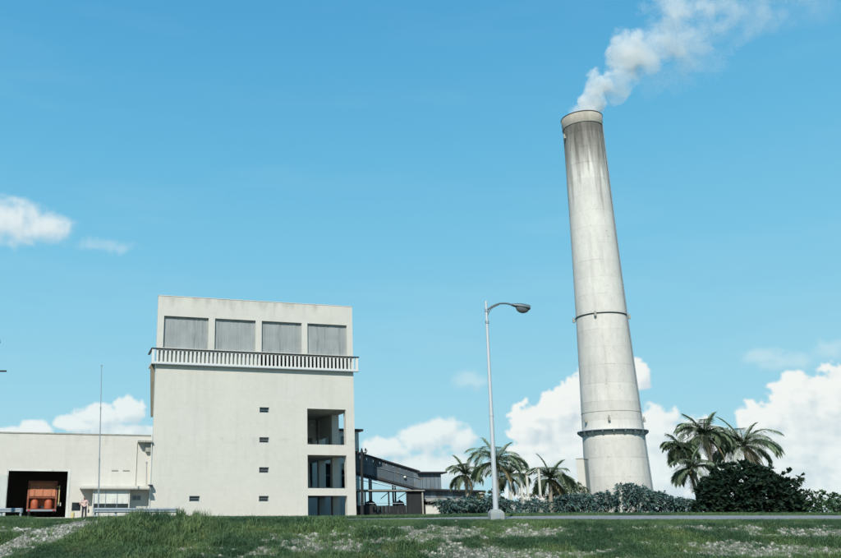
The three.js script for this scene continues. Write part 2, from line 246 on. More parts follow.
// tower block
{
  const t = thing('plant_tower', 'tall cream concrete tower block with grey screen panels and a railed balcony', 'building', ORG, YAW);
  const Wd = 19.03, Ht = 20.04, panels = [[0.6, 4.8], [5.4, 9.33], [9.92, 13.88], [14.45, 18.45]], smalls = [[9.77, 10.68, 9.43, 9.93], [9.77, 10.68, 6.67, 7.17], [9.77, 10.68, 3.95, 4.46], [9.77, 10.68, 1.41, 1.91], [3.43, 4.36, 1.4, 1.88]];
  const holes = [...panels.map(([a, b]) => [a, b, 15.16, 18.16]), ...smalls, [14.37, 18.18, 6.6, 9.93], [14.37, 18.18, 2.62, 5.64], [14.37, 18.18, 0.06, 1.96], [9.78, 18.7, 13.84, 14.92]];
  const wall = part('wall', slabWithHoles(0, Wd, -0.6, Ht, holes, -0.36, 0), M.tower, t);
  // left side runs back at a slight skew, right side below stays open as a gallery
  const side = (x0, z0, x1, z1, y0, y1, th) => { const dx = x1 - x0, dz = z1 - z0, L = Math.hypot(dx, dz); const g = bx(0, L, y0, y1, -th, 0); g.rotateY(Math.atan2(-dz, dx)); g.translate(x0, 0, z0); return g; };
  part('side_wall', side(1.45, -15, 0.005, -0.36, -0.6, Ht, 0.3), M.tower, t);
  part('side_wall', bx(Wd - 0.31, Wd - 0.005, 9.94, Ht, -15, -0.362), M.tower, t);
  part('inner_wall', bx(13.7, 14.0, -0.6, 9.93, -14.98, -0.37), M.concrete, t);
  part('back_wall', bx(1.46, 14.0, -0.6, 9.93, -15.3, -15.003), M.tower, t);
  part('back_wall', bx(1.46, Wd, 9.94, Ht, -15.3, -15.003), M.tower, t);
  { const s = new THREE.Shape([[0.1, 0.37], [Wd - 0.32, 0.37], [Wd - 0.32, 14.99], [1.5, 14.99]].map((p) => new THREE.Vector2(...p))); const g = new THREE.ExtrudeGeometry(s, { depth: 0.3, bevelEnabled: false }); g.rotateX(-Math.PI / 2); g.translate(0, 19.2, 0); part('roof', muv(g), M.concrete, t); }
  part('coping', [bx(-0.03, Wd + 0.03, Ht, Ht + 0.07, -0.39, 0.03, 0.02)], M.hall, t);
  // gallery floors, an added shading beam, columns
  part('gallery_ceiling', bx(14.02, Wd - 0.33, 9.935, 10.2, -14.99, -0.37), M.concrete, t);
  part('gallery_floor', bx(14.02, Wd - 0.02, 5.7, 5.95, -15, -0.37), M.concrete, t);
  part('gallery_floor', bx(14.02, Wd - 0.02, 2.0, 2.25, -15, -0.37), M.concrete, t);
  for (const z of [-5.4, -10.2]) for (const [y0, y1] of [[-0.6, 1.995], [2.255, 5.695], [5.955, 9.93]]) part('column', bx(Wd - 0.8, Wd - 0.06, y0, y1, z, z + 0.7, 0.02), M.tower, t);
  part('pilaster', bx(18.2, Wd - 0.003, -0.6, 9.93, -0.75, -0.365), M.tower, t);
  part('added_edge_beam', bx(Wd - 0.7, Wd - 0.4, 7.9, 9.925, -14.98, -5.41), M.tower, t);  // deep beam added to keep the upper bay dark inside
  part('back_beam', bx(14.02, Wd - 0.72, 7.9, 9.925, -14.98, -14.7), M.tower, t);
  part('added_cross_wall', slabWithHoles(14.02, 18.0, 5.955, 9.93, [[16.7, 17.6, 5.97, 8.0]], -9.9, -9.7), M.tower, t);  // cross wall added to block light from behind and darken the ceiling
  part('added_cross_wall', slabWithHoles(14.02, 17.3, 2.255, 5.695, [[15.7, 16.6, 2.27, 4.6]], -9.9, -9.7), M.tower, t);
  part('wall_lamp', [new THREE.SphereGeometry(0.16, 12, 8).translate(17.2, 9.3, -8.6), rod([17.2, 9.4, -8.6], [17.2, 9.93, -8.6], 0.03)], M.white, t);
  // screens
  for (const [a, b] of panels) {
    const p = part('screen_panel', bx(a - 0.05, b + 0.05, 15.1, 18.22, -0.45, -0.365), M.screenBack, t);
    const R = rng(Math.floor(a * 100)), fins = [], n = 20, w = (b - a) / n;
    for (let i = 0; i < n; i++) { const x = a + (i + 0.5) * w, turn = (R() - 0.5) * 0.9; const g = new THREE.BoxGeometry(w * 0.985, 3.0, 0.04); g.rotateY(turn * 0.22); g.translate(x, 16.66, -0.27 + (R() - 0.5) * 0.03); fins.push(muv(g)); }
    part('screen_fins', fins, M.screen, p).userData.kind = 'stuff';
  }
  // small louvred windows
  for (const [a, b, c, d] of smalls) {
    const w = part('window', slabWithHoles(a + 0.003, b - 0.003, c + 0.003, d - 0.003, [[a + 0.05, b - 0.05, c + 0.05, (c + d) / 2 - 0.015], [a + 0.05, b - 0.05, (c + d) / 2 + 0.015, d - 0.05]], -0.24, -0.18), M.galv, t);
    part('pane', bx(a + 0.03, b - 0.03, c + 0.03, d - 0.03, -0.222, -0.212), M.glass, w);
  }
  // balcony
  const b = part('balcony', [bx(-0.42, 19.44, 13.6, 13.78, 0.003, 0.36, 0.015), bx(-0.42, -0.003, 13.603, 13.777, -3, 0.004)], M.baluster, t);
  part('top_rail', [bx(-0.5, 19.52, 14.93, 15.03, 0.1, 0.42, 0.015), bx(-0.5, -0.3, 14.932, 15.028, -3, 0.11)], M.darkSteel, b);
  part('drip_edge', bx(-0.44, 19.46, 13.54, 13.597, 0.2, 0.38), M.galv, b);
  const bal = bx(-0.095, 0.095, 13.785, 14.925, -0.05, 0.05, 0.012);
  for (let i = 0; i < 52; i++) part('baluster', bal, M.baluster, b, [-0.3 + i * 0.384, 0, 0.26]);
  part('end_post', bx(-0.42, -0.2, 13.783, 14.927, 0.1, 0.36), M.baluster, b); part('end_post', bx(19.22, 19.42, 13.783, 14.927, 0.1, 0.36), M.baluster, b);
  // the dark walkway behind the right half of the railing
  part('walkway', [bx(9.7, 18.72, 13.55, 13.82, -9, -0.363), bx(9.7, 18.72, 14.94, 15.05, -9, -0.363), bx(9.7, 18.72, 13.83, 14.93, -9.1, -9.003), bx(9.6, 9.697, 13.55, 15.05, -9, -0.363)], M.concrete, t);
  // tapering fin under the balcony on the left corner
  { const s = new THREE.Shape([[-0.42, 13.59], [-0.02, 13.59], [-0.02, 8.85], [-0.2, 8.85]].map((p) => new THREE.Vector2(...p))); const g = new THREE.ExtrudeGeometry(s, { depth: 0.5, bevelEnabled: false }); g.translate(0, 0, -0.9); part('corner_fin', muv(g), M.tan, t); }
  part('rain_pipe', rod([-0.1, 0, 0.08], [-0.1, 7.2, 0.08], 0.05), M.white, t);
}

// low tipping hall left of the tower
{
  const t = thing('tipping_hall', 'long low cream concrete hall with a big open truck doorway', 'building', local(0, 0, -0.5), YAW);
  const holes = [[-12.15, -7.2, 0.02, 3.92], [-6.7, -5.95, 0.6, 1.3]];
  part('wall', slabWithHoles(-34, -0.02, -0.6, 7.1, holes, -0.3, 0), M.hall, t);
  part('coping', bx(-34.05, -0.03, 7.1, 7.22, -0.34, 0.05, 0.02), M.concrete, t);
  part('roof', bx(-33.7, 0.6, 6.4, 6.7, -17.7, -0.303), M.concrete, t);
  part('side_wall', bx(-34, -33.7, -0.6, 7.1, -18, -0.303), M.hall, t);
  part('side_wall', bx(-5.6, -5.3, -0.6, 6.39, -17.69, -0.303), M.hall, t);
  part('back_wall', bx(-34, 0.6, -0.6, 7.1, -18, -17.703), M.hall, t);
  part('floor', bx(-33.68, -5.62, -0.4, 0.05, -17.69, -0.31), M.concrete, t);
  part('door_frame', [bx(-7.2, -6.98, 0, 4.05, -0.2, 0.03), bx(-12.35, -12.15, 0, 4.05, -0.2, 0.03), bx(-12.15, -7.2, 3.92, 4.05, -0.2, 0.03)], M.white, t);
  { // leaf swung outwards on the left jamb
    const leafG = new THREE.Group(); leafG.name = 'door_leaf'; leafG.position.set(-12.2, 0, 0.05); leafG.rotation.y = -2.85; t.add(leafG);
    part('leaf_panel', bx(0, 2.3, 0.08, 3.55, -0.03, 0.03), M.white, leafG);
    for (const y of [0.25, 1.7, 3.2]) part('leaf_brace', bx(0.05, 2.25, y, y + 0.11, 0.031, 0.06), M.baluster, leafG);
  }
  part('small_window', [bx(-6.7, -5.95, 0.6, 1.3, -0.2, -0.17)], M.glass, t);
  // canopy with its booth
  const can = part('canopy', bx(-6.12, -0.2, 2.42, 2.68, 0.003, 1.4, 0.02), M.hall, t);
  part('canopy_fascia', bx(-6.14, -0.18, 2.4, 2.5, 1.403, 1.43), M.concrete, can);
  const booth = part('booth', [bx(-5.0, -1.85, 0, 0.84, 0.003, 1.08), bx(-5.0, -1.85, 2.26, 2.417, 0.003, 1.08), bx(-5.0, -4.9, 0.843, 2.257, 0.003, 1.07), bx(-1.95, -1.85, 0.843, 2.257, 0.003, 1.07)], M.hall, t);
  for (let i = 0; i < 3; i++) { const x = -4.9 + i * 0.983; part('sun_blind', bx(x + 0.02, x + 0.963, 1.2, 2.25, 1.02, 1.05), M.white, booth); part('mullion', bx(x - 0.02, x + 0.02, 0.845, 2.255, 1.0, 1.09), M.galv, booth); }
  part('booth_glass', bx(-4.88, -1.97, 0.85, 1.2, 0.99, 1.0), M.glass, booth);
  const aw = part('wall_vent', slabWithHoles(-1.55, -0.8, 1.5, 1.92, [[-1.5, -1.2, 1.55, 1.87], [-1.15, -0.85, 1.55, 1.87]], 0.003, 0.05), M.galv, t); for (let i = 0; i < 5; i++) part('vent_slat', (() => { const g = new THREE.BoxGeometry(0.66, 0.05, 0.02); g.rotateX(0.7); g.translate(-1.175, 1.58 + i * 0.065, 0.025); return muv(g); })(), M.galv, aw);
  part('roof_bracket', [bx(-1.3, -0.03, 6.5, 6.66, 0.003, 0.8), bx(-0.6, -0.03, 5.7, 6.497, 0.003, 0.35)], M.concrete, t);
  part('rain_pipe', rod([-1.35, 2.7, 0.06], [-1.35, 6.5, 0.06], 0.045), M.hall, t);
  part('spout', bx(-0.28, 0.12, 2.6, 2.82, 0.62, 1.0), M.darkSteel, t);
  for (const [x, y] of [[-2.2, 4.05], [-3.2, 4.05]]) part('wall_hook', bx(x - 0.28, x + 0.28, y - 0.03, y + 0.03, 0.003, 0.06), M.concrete, t);
}

// annex behind the gallery, only its right end and roof edge show past the tower
{
  const t = thing('annex_building', 'grey annex with a dark roof edge behind the right end of the tower', 'building', local(14.4, 0, -18), YAW);
  const x1 = 11.2, holes = []; for (const [y0, y1] of [[3.2, 5.9], [6.5, 9.0]]) for (const x of [2.4, 4.6, 6.8, 9.0]) holes.push([x, x + 0.95, y0, y1]);
  part('wall', slabWithHoles(0.4, x1, -0.6, 9.6, holes, -0.3, 0), M.tower, t);
  part('side_wall', bx(x1 - 0.3, x1 - 0.003, -0.6, 9.6, -8, -0.303), M.tower, t);
  part('side_wall', bx(0.4, 0.7, -0.6, 9.6, -8, -0.303), M.tower, t);
  part('back_wall', bx(0.4, x1 - 0.31, -0.6, 9.6, -8.3, -8.003), M.tower, t);
  part('roof', bx(0.2, x1 + 0.45, 9.603, 9.85, -8.4, 0.4), M.roofDark, t);
  for (const [a, b, c, d] of holes) { const w = part('window', [bx(a - 0.03, b + 0.03, c - 0.03, d + 0.03, -0.36, -0.305)], M.glass, t); part('window_bar', bx(a + 0.003, b - 0.003, (c + d) / 2 - 0.03, (c + d) / 2 + 0.03, -0.3, -0.24), M.galv, w); }
}

// ------------------------------------------------------------------ chimney
{
  const X = 41.6, Z = -110, Ht = 53.5, t = thing('chimney_stack', 'tall tapering pale concrete chimney, sooty at the top', 'chimney', [X, 0, Z]);
  const rad = (y) => 3.93 - 0.0355 * (y - 3) + 0.000308 * (y - 3) * (y - 25);
  const tex = texture(1024, 2048, (u, v) => {
    const y = v * 54.6, a = u * 26;
    let k = 0.95 + 0.07 * (fbm(a * 0.5, y * 0.35, 4) - 0.5) + 0.07 * (fbm(a * 2.5, y * 1.6, 3) - 0.5) + 0.04 * (hash2(i32(u * 1024), i32(v * 2048)) - 0.5);
    // formwork lifts: thin uneven joint stains
    const lift = y / 2.3, fr = lift - Math.floor(lift), id = Math.floor(lift);
    k -= (0.03 + 0.10 * hash2(id, 5) * sstep(0.42, 0.7, fbm(a * 0.6, id * 3.1, 3))) * (fr < 0.035 ? 1 : 0);
    k -= 0.025 * (hash2(id, 9) - 0.5) * 2;
    // rain streaks and soot running down from the mouth
    const st = fbm(a * 1.1, y * 0.12 + 3, 4), st2 = fbm(a * 2.6, y * 0.3, 4);
    k -= 0.05 * sstep(0.52, 0.8, st);
    const reach = 9 + 17 * (st - 0.3) + 5 * (st2 - 0.5), soot = sstep(0, 1, (y - (52.9 - reach)) / reach);
    k -= soot * (0.32 + 0.30 * st2);
    const spot = sstep(0.82, 0.88, fbm(a * 3.7 + 60, y * 3.7, 2)) * 0.12; k -= spot;
    const brown = soot * 0.012 + spot * 0.25;
    return [k + brown * 0.6, k, k - brown];
  });
  tex.wrapT = THREE.ClampToEdgeWrapping;
  const mat = std(lin(0.65, 0.62, 0.565), 0.94, { map: tex });
  const pts = [], N = 60; for (let i = 0; i <= N; i++) { const y = -0.6 + (52.1 + 0.6) * i / N; pts.push(new THREE.Vector2(rad(y), y)); }
  const g = new THREE.LatheGeometry(pts, 96); { const p = g.attributes.position, uv = g.attributes.uv; for (let i = 0; i < p.count; i++) uv.setY(i, clamp(p.getY(i) / 54.6, 0, 1)); }
  part('shaft', g, mat, t);
  const head = (r0, r1, y0, y1) => { const q = new THREE.LatheGeometry([[r0 - 0.35, y0], [r0, y0], [r1, y1], [r1 - 0.4, y1], [r1 - 0.4, y0]].map((p) => new THREE.Vector2(...p)), 96); const p = q.attributes.position, uv = q.attributes.uv; for (let i = 0; i < p.count; i++) uv.setY(i, p.getY(i) / 54.6); return q; };
  const crown = std(lin(0.52, 0.465, 0.405), 0.95, { map: concreteTex });
  part('crown', head(2.66, 2.76, 52.1, 53.4), crown, t);
  part('rim', new THREE.TorusGeometry(2.70, 0.1, 8, 96).rotateX(Math.PI / 2).translate(0, 53.45, 0), M.soot, t);
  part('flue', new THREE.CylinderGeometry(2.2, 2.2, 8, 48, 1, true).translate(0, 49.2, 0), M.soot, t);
  part('joint_band', new THREE.TorusGeometry(rad(52.0) + 0.02, 0.08, 8, 96).rotateX(Math.PI / 2).translate(0, 52.02, 0), M.concrete, t);
  // mid hoop with lamp boxes
  const hoop = part('hoop', new THREE.TorusGeometry(rad(25.1) + 0.05, 0.075, 8, 96).rotateX(Math.PI / 2).translate(0, 25.1, 0), M.darkSteel, t);
  const around = (deg, r, y) => [Math.sin(deg * Math.PI / 180) * r, y, Math.cos(deg * Math.PI / 180) * r];
  const lampBox = (deg, y, parent) => { const r = rad(y) + 0.28, [x, , z] = around(deg, r, y); part('warning_lamp', [bx(-0.13, 0.13, -0.35, 0.05, -0.13, 0.13, 0.03), cyl(0.12, 0.09, 0.05, 0.34, 0, 0, 10), rod([0, -0.2, 0], around(deg + 180, 0.4, -0.2), 0.05)], M.concrete, parent).position.set(x, y, z); };
  for (const d of [-32, 70, 160, 250]) lampBox(d, 25.0, hoop);
  // working platform ring on brackets
  const yp = 10.2, rp = rad(yp);
  const plat = part('platform', new THREE.LatheGeometry([[rp - 0.05, yp], [rp + 0.62, yp], [rp + 0.62, yp + 0.14], [rp - 0.05, yp + 0.14]].map((p) => new THREE.Vector2(...p)), 96), M.galv, t);
  part('platform_beam', new THREE.LatheGeometry([[rp - 0.05, yp - 0.42], [rp + 0.16, yp - 0.42], [rp + 0.26, yp - 0.05], [rp - 0.05, yp - 0.05]].map((p) => new THREE.Vector2(...p)), 96), M.hall, plat);
  const br = (() => { const s = new THREE.Shape([[0, 0], [0.62, 0], [0.62, -0.12], [0, -0.62]].map((p) => new THREE.Vector2(...p))); const q = new THREE.ExtrudeGeometry(s, { depth: 0.12, bevelEnabled: false }); q.translate(0, 0, -0.06); return q; })();
  for (let i = 0; i < 20; i++) { const m = part('bracket', br, M.galv, plat); const a = i / 20 * Math.PI * 2; m.rotation.y = a; m.position.set(Math.cos(a) * (rp - 0.02), yp, -Math.sin(a) * (rp - 0.02)); }
  part('line_joint', new THREE.TorusGeometry(rad(12.6) + 0.005, 0.035, 6, 96).rotateX(Math.PI / 2).translate(0, 12.6, 0), M.concrete, t);
  for (const d of [-72, -24, 68]) lampBox(d, 11.7, plat);
  lampBox(-78, 50.6, t);
  // caged ladder up the right-hand side
  const lad = new THREE.Group(); lad.name = 'ladder'; t.add(lad);
  const L = (dx, y, out) => { const r = rad(y) + out, a = 58 * Math.PI / 180; return [Math.sin(a) * r + Math.cos(a) * dx, y, Math.cos(a) * r - Math.sin(a) * dx]; };
  for (const s of [-0.2, 0.2]) { const p = []; for (let y = 2.5; y <= 52.4; y += 5.5) p.push(L(s, y, 0.12)); part('rail', tube(p, 0.03, 6, 40), M.galv, lad); }
  const rungs = []; for (let y = 2.6; y < 52.3; y += 0.35) rungs.push(rod(L(-0.2, y, 0.12), L(0.2, y, 0.12), 0.014, 0.014, 4)); part('rungs', rungs, M.galv, lad).userData.kind = 'stuff';
  for (let y = 4; y < 52; y += 2.3) for (const dx of [-0.2, 0.2]) part('standoff', rod(L(dx, y, -0.05), L(dx, y, 0.12), 0.025, 0.025, 5), M.galv, lad);
  { const p = []; for (let y = 1; y <= 52; y += 5.1) p.push(around(72, rad(y) + 0.04, y)); part('conductor', tube(p, 0.04, 6, 40), M.darkSteel, t); }
}

// ------------------------------------------------------------------ street lamp at the road edge
{
  const x0 = 10.72, z0 = -45, y0 = height(x0, z0), t = thing('street_lamp', 'tall grey street lamp with a curved arm, standing on the road edge', 'street lamp', [x0, y0 - 0.05, z0]);
  const top = [0.17, 11.45, 0];
  part('foot', [bx(-0.35, 0.35, 0, 0.46, -0.35, 0.35, 0.03), (() => { const g = new THREE.CylinderGeometry(0.2 * 1.414, 0.34 * 1.414, 0.16, 4, 1); g.rotateY(Math.PI / 4); g.translate(0, 0.54, 0); const q = g.toNonIndexed(); q.computeVertexNormals(); return q; })()], M.lampFoot, t);
  part('foot_hatch', bx(-0.12, 0.12, 0.1, 0.38, 0.352, 0.37, 0.008), M.galv, t);
  part('pole', [rod([0, 0.6, 0], [top[0] * 0.5, 5.9, 0], 0.135, 0.105, 16), rod([top[0] * 0.5, 5.9, 0], top, 0.1, 0.065, 16), rod([top[0] * 0.45, 5.3, 0], [top[0] * 0.46, 5.42, 0], 0.12, 0.12, 16)], M.lampGrey, t);
  part('arm', tube([[0.19, 10.95, 0], [0.42, 11.12, 0.02], [0.85, 11.3, 0.05], [1.3, 11.3, 0.08], [1.55, 11.22, 0.1]], 0.05, 8, 24), M.lampDark, t);
  part('arm_brace', tube([[0.17, 10.3, 0], [0.22, 10.7, 0.01], [0.42, 11.02, 0.03], [0.85, 11.26, 0.05]], 0.03, 6, 20), M.lampDark, t);
  part('clamp', [rod([0.165, 10.22, 0], [0.168, 10.36, 0], 0.1, 0.1, 12), rod([0.165, 10.86, 0], [0.168, 11.02, 0], 0.095, 0.095, 12)], M.galv, t);
  // cobra head
  const sec = []; for (let i = 0; i <= 12; i++) { const u = i / 12; sec.push([u, 0.05 + 0.15 * Math.sin(Math.PI * Math.min(1, u * 0.62 + 0.06)) * (u > 0.93 ? 0.75 : 1), 0.05 + 0.10 * Math.sin(Math.PI * Math.min(1, u * 0.7 + 0.05))]); }
  const P = [], I = []; for (const [u, w, h] of sec) for (let k = 0; k < 16; k++) { const a = k / 16 * Math.PI * 2; P.push(u * 0.78, Math.sin(a) * h * (Math.sin(a) < 0 ? 0.55 : 1), Math.cos(a) * w); }
  for (let i = 0; i < 12; i++) for (let k = 0; k < 16; k++) { const a = i * 16 + k, b = i * 16 + (k + 1) % 16; I.push(a, b, a + 16, b, b + 16, a + 16); }
  for (const e of [0, 12]) { const c = P.length / 3; P.push(sec[e][0] * 0.78, 0, 0); for (let k = 0; k < 16; k++) I.push(c, e * 16 + (k + 1) % 16, e * 16 + k); }
  const hg = new THREE.BufferGeometry(); hg.setAttribute('position', new THREE.Float32BufferAttribute(P, 3)); hg.setIndex(I); hg.computeVertexNormals();
  const head = part('lamp_head', hg, M.lampDark, t, [1.52, 11.21, 0.1]); head.rotation.z = -0.2; head.scale.setScalar(1.25); head.rotation.y = -0.06;
  const bowl = new THREE.SphereGeometry(1, 18, 10, 0, Math.PI * 2, Math.PI / 2, Math.PI / 2); bowl.scale(0.29, 0.24, 0.16); part('bowl', bowl, std(lin(0.10, 0.12, 0.13), 0.25), head, [0.46, -0.03, 0]);
}

// ------------------------------------------------------------------ antenna mast in front of the hall
{
  const x = -14.6, z = -70, y0 = height(x, z), t = thing('antenna_mast', 'thin bare mast rising in front of the low hall', 'mast', [x, y0, z]);
  part('pole', [rod([0, -0.1, 0], [-0.15, 4.5, 0], 0.055, 0.05), rod([-0.15, 4.5, 0], [-0.28, 8.6, 0], 0.042, 0.038), rod([-0.28, 8.6, 0], [-0.4, 12.05, 0], 0.03, 0.024)], M.galv, t);
  part('sleeve', [rod([-0.15, 4.4, 0], [-0.155, 4.62, 0], 0.07), rod([-0.28, 8.5, 0], [-0.286, 8.7, 0], 0.055)], M.steel, t);
  part('tip', new THREE.SphereGeometry(0.07, 12, 8).translate(-0.4, 12.1, 0), M.steel, t);
  part('foot', bx(-0.25, 0.25, -0.3, 0.12, -0.25, 0.25, 0.02), M.concrete, t);
}

// ------------------------------------------------------------------ poles
{
  const x = 7.2, z = -82, t = thing('utility_pole', 'dark wooden utility pole beside the right end of the tower', 'pole', [x, -0.2, z]);
  part('pole', rod([0, 0, 0], [0.1, 6.3, 0], 0.17, 0.12, 10), M.wood, t);
  part('crossarm', bx(-0.34, 0.54, 6.0, 6.12, -0.06, 0.06), M.wood, t);
  for (const dx of [-0.26, 0.1, 0.46]) part('insulator', [cyl(0.035, 0.035, 6.12, 6.3, dx, 0, 8), cyl(0.1, 0.06, 6.24, 6.48, dx, 0, 12)], M.wood, t);
  part('street_bracket', tube([[0.1, 5.7, 0], [0.45, 5.95, 0], [0.62, 6.3, 0.1]], 0.03, 6), M.wood, t);
}
{
  const x = -20.75, z = -60, y0 = height(x, z), t = thing('utility_pole', 'utility pole at the far left edge, only its arm tips showing', 'pole', [x, y0 - 0.1, z]);
  part('pole', rod([0, 0, 0], [0, 12.9, 0], 0.17, 0.11, 10), M.wood, t);
  for (const [y, r] of [[8.85, 0.83], [10.1, 1.22], [12.15, 0.6]]) { const c = part('crossarm', bx(-r, r, y - 0.05, y + 0.05, -0.05, 0.05), M.wood, t); if (y !== 10.1) for (const s of [-1, 1]) part('insulator', cyl(0.11, 0.07, y + 0.055, y + 0.28, s * (r - 0.11), 0, 10), M.porcelain, c); }
}

// ------------------------------------------------------------------ conveyor gallery and sheds right of the tower
{
  const t = thing('conveyor_gallery', 'sloping blue-grey sheet-metal conveyor gallery joining the tower', 'conveyor', [0, 0, -92]);
  const A = [6.6, 4.85, 6.82], B = [14.2, 2.86, 4.52];    // x, underside, top
  const n = 11, q = (x, y, z) => [x, y, z];
  for (let i = 0; i < n; i++) {
    const u0 = i / n + 0.002, u1 = (i + 1) / n - 0.002, f = (u, k) => lerp(A[k], B[k], u);
    const s = new THREE.Shape([[f(u0, 0), f(u0, 1)], [f(u1, 0), f(u1, 1)], [f(u1, 0), f(u1, 2)], [f(u0, 0), f(u0, 2)]].map((p) => new THREE.Vector2(...p)));
    const g = new THREE.ExtrudeGeometry(s, { depth: 0.05, bevelEnabled: false }); g.translate(0, 0, (i % 2) * 0.015);
    const ribs = [muv(g)]; for (let k = 1; k < 4; k++) { const u = lerp(u0, u1, k / 4); ribs.push(muv(rod(q(f(u, 0), f(u, 1) + 0.05, 0.06 + (i % 2) * 0.015), q(f(u, 0), f(u, 2) - 0.05, 0.06 + (i % 2) * 0.015), 0.025, 0.025, 5))); }
    part('side_sheet', ribs, [M.sheet, M.sheetPale, M.sheet][i % 7 === 3 ? 1 : 0], t);
  }
  const beam = (k, dy, z0, z1, th) => { const s = new THREE.Shape([[A[0], A[k] + dy], [B[0], B[k] + dy], [B[0], B[k] + dy + th], [A[0], A[k] + dy + th]].map((p) => new THREE.Vector2(...p))); const g = new THREE.ExtrudeGeometry(s, { depth: z1 - z0, bevelEnabled: false }); g.translate(0, 0, z0); return muv(g); };
  part('roof', beam(2, 0.01, -2.5, 0.35, 0.13), M.roofDark, t);
  part('belt_floor', beam(1, -0.22, -2.4, 0.2, 0.2), M.roofDark, t);
  part('mid_rail', beam(1, 0.95, 0.09, 0.14, 0.06), M.sheetPale, t);
  part('back_side', beam(1, 0.02, -2.4, -2.34, 1.6), M.sheet, t);
  const h = part('head_house', bx(14.22, 16.4, 2.7, 4.4, -2.4, 0.03), M.sheetPale, t);
  for (let k = 0; k < 5; k++) part('rib', bx(14.4 + k * 0.42, 14.45 + k * 0.42, 2.72, 4.38, 0.033, 0.07), M.sheet, h);
  part('head_roof', bx(13.9, 17.0, 4.41, 4.55, -2.7, 0.5), M.roofDark, h);
  part('lamp', new THREE.SphereGeometry(0.14, 10, 8).translate(12.6, 4.0, 0.28), M.white, t); part('lamp_stem', rod([12.6, 4.0, 0.05], [12.6, 4.0, 0.2], 0.04), M.white, t);
  for (const x of [9.1, 11.6, 15.2]) part('trestle', [rod([x, -0.2, -0.2], [x, lerp(A[1], B[1], clamp((x - A[0]) / (B[0] - A[0]))) - 0.15, -0.2], 0.09), rod([x, -0.2, -2.1], [x, lerp(A[1], B[1], clamp((x - A[0]) / (B[0] - A[0]))) - 0.15, -2.1], 0.09), rod([x, 0.2, -0.2], [x, 2.3, -2.1], 0.05)], M.darkSteel, t);
  part('pipe', rod([6.8, 4.35, 0.3], [13.6, 2.62, 0.3], 0.05), M.galv, t); part('pipe', rod([6.8, 3.95, 0.3], [12.4, 2.75, 0.3], 0.035), M.galv, t);
}
{
  const t = thing('open_shed', 'flat-roofed open shed with dark plank wall under the conveyor', 'shed', [7.0, 0, -88]);
  part('roof', bx(0, 6.95, 2.5, 2.66, -4.5, 0.3, 0.02), M.roofDark, t);
  part('fascia', bx(-0.02, 6.97, 2.52, 2.6, 0.303, 0.34), M.concrete, t);
  for (const x of [0.15, 1.05, 3.4, 5.2, 6.75]) part('post', bx(x - 0.07, x + 0.07, -0.3, 2.5, 0, 0.14), x > 6 ? M.concrete : M.wood, t);
  for (const x of [0.6, 6.2]) part('rear_post', bx(x - 0.07, x + 0.07, -0.3, 2.5, -4.4, -4.26), M.wood, t);
  for (let i = 0; i < 13; i++) part('plank', bx(0.3 + i * 0.4, 0.685 + i * 0.4, -0.3, 1.12 + 0.06 * (hash2(i, 4) - 0.5), -0.05 + 0.02 * hash2(i, 7), 0), i % 5 === 2 ? M.roofDark : M.wood, t);
  part('end_wall', bx(5.3, 6.68, -0.3, 2.49, -0.12, -0.02), M.wood, t);
  part('rail_bar', bx(0.2, 5.3, 1.3, 1.36, -0.02, 0.03), M.galv, t);
  part('brace', [rod([3.4, 2.4, 0.07], [2.6, 1.75, 0.07], 0.04), rod([5.2, 2.4, 0.07], [4.3, 1.8, 0.07], 0.04)], M.wood, t);
}
for (const [x, r, l] of [[8.75, 0.62, 'large dark round tank behind the plank wall of the open shed'], [11.75, 0.42, 'small dark round tank near the right end of the open shed']]) {
  const t = thing('storage_tank', l, 'tank', [x, 0, -90.2]);
  const g = new THREE.CapsuleGeometry(r, 1.2, 8, 20); g.rotateX(Math.PI / 2); part('shell', g, M.darkSteel, t, [0, 0.98 + (0.62 - r), 0]);
  part('saddle', [bx(-r * 0.7, r * 0.7, -0.2, 0.75, 0.35, 0.5), bx(-r * 0.7, r * 0.7, -0.2, 0.75, -0.5, -0.35)], M.concrete, t);
  part('neck', cyl(0.09, 0.09, 1.5, 1.72, 0, 0, 10), M.darkSteel, t);
}
{
  const t = thing('low_shed', 'low blue-grey shed with a dark overhanging roof behind the shrubs', 'shed', [14.2, 0, -90]);
  part('wall', bx(0.1, 5.4, 1.75, 2.62, -5, -0.05), M.sheet, t);
  for (let i = 0; i < 9; i++) part('wall_sheet', bx(0.12 + i * 0.585, 0.68 + i * 0.585, 1.8, 2.58, -0.047, -0.01 + 0.015 * (i % 2)), i % 3 === 1 ? M.sheetPale : M.sheet, t);
  part('roof', (() => { const g = bx(-0.3, 6.1, 2.63, 2.8, -5.3, 0.6, 0.02); g.rotateZ(-0.03); return g; })(), M.roofDark, t);
  part('awning', (() => { const g = new THREE.BoxGeometry(5.6, 0.09, 1.5); g.rotateX(0.16); g.translate(2.75, 1.68, 0.7); return muv(g); })(), M.concrete, t);
  for (const x of [0.2, 2.0, 3.8, 5.4]) part('post', bx(x - 0.06, x + 0.06, -0.3, 1.55, 1.25, 1.37), M.wood, t);
  part('back_wall', bx(0.1, 5.5, -0.3, 1.7, -2.1, -2), M.wood, t);
}
{
  const t = thing('concrete_block', 'pale concrete bunker wall at the foot of the low shed', 'wall', [13.9, 0, -86.5]);
  part('wall', bx(-0.1, 1.35, -0.3, 1.08, -0.3, 0, 0.02), M.hall, t); part('coping', bx(-0.14, 1.39, 1.083, 1.16, -0.34, 0.04, 0.02), M.concrete, t);
}
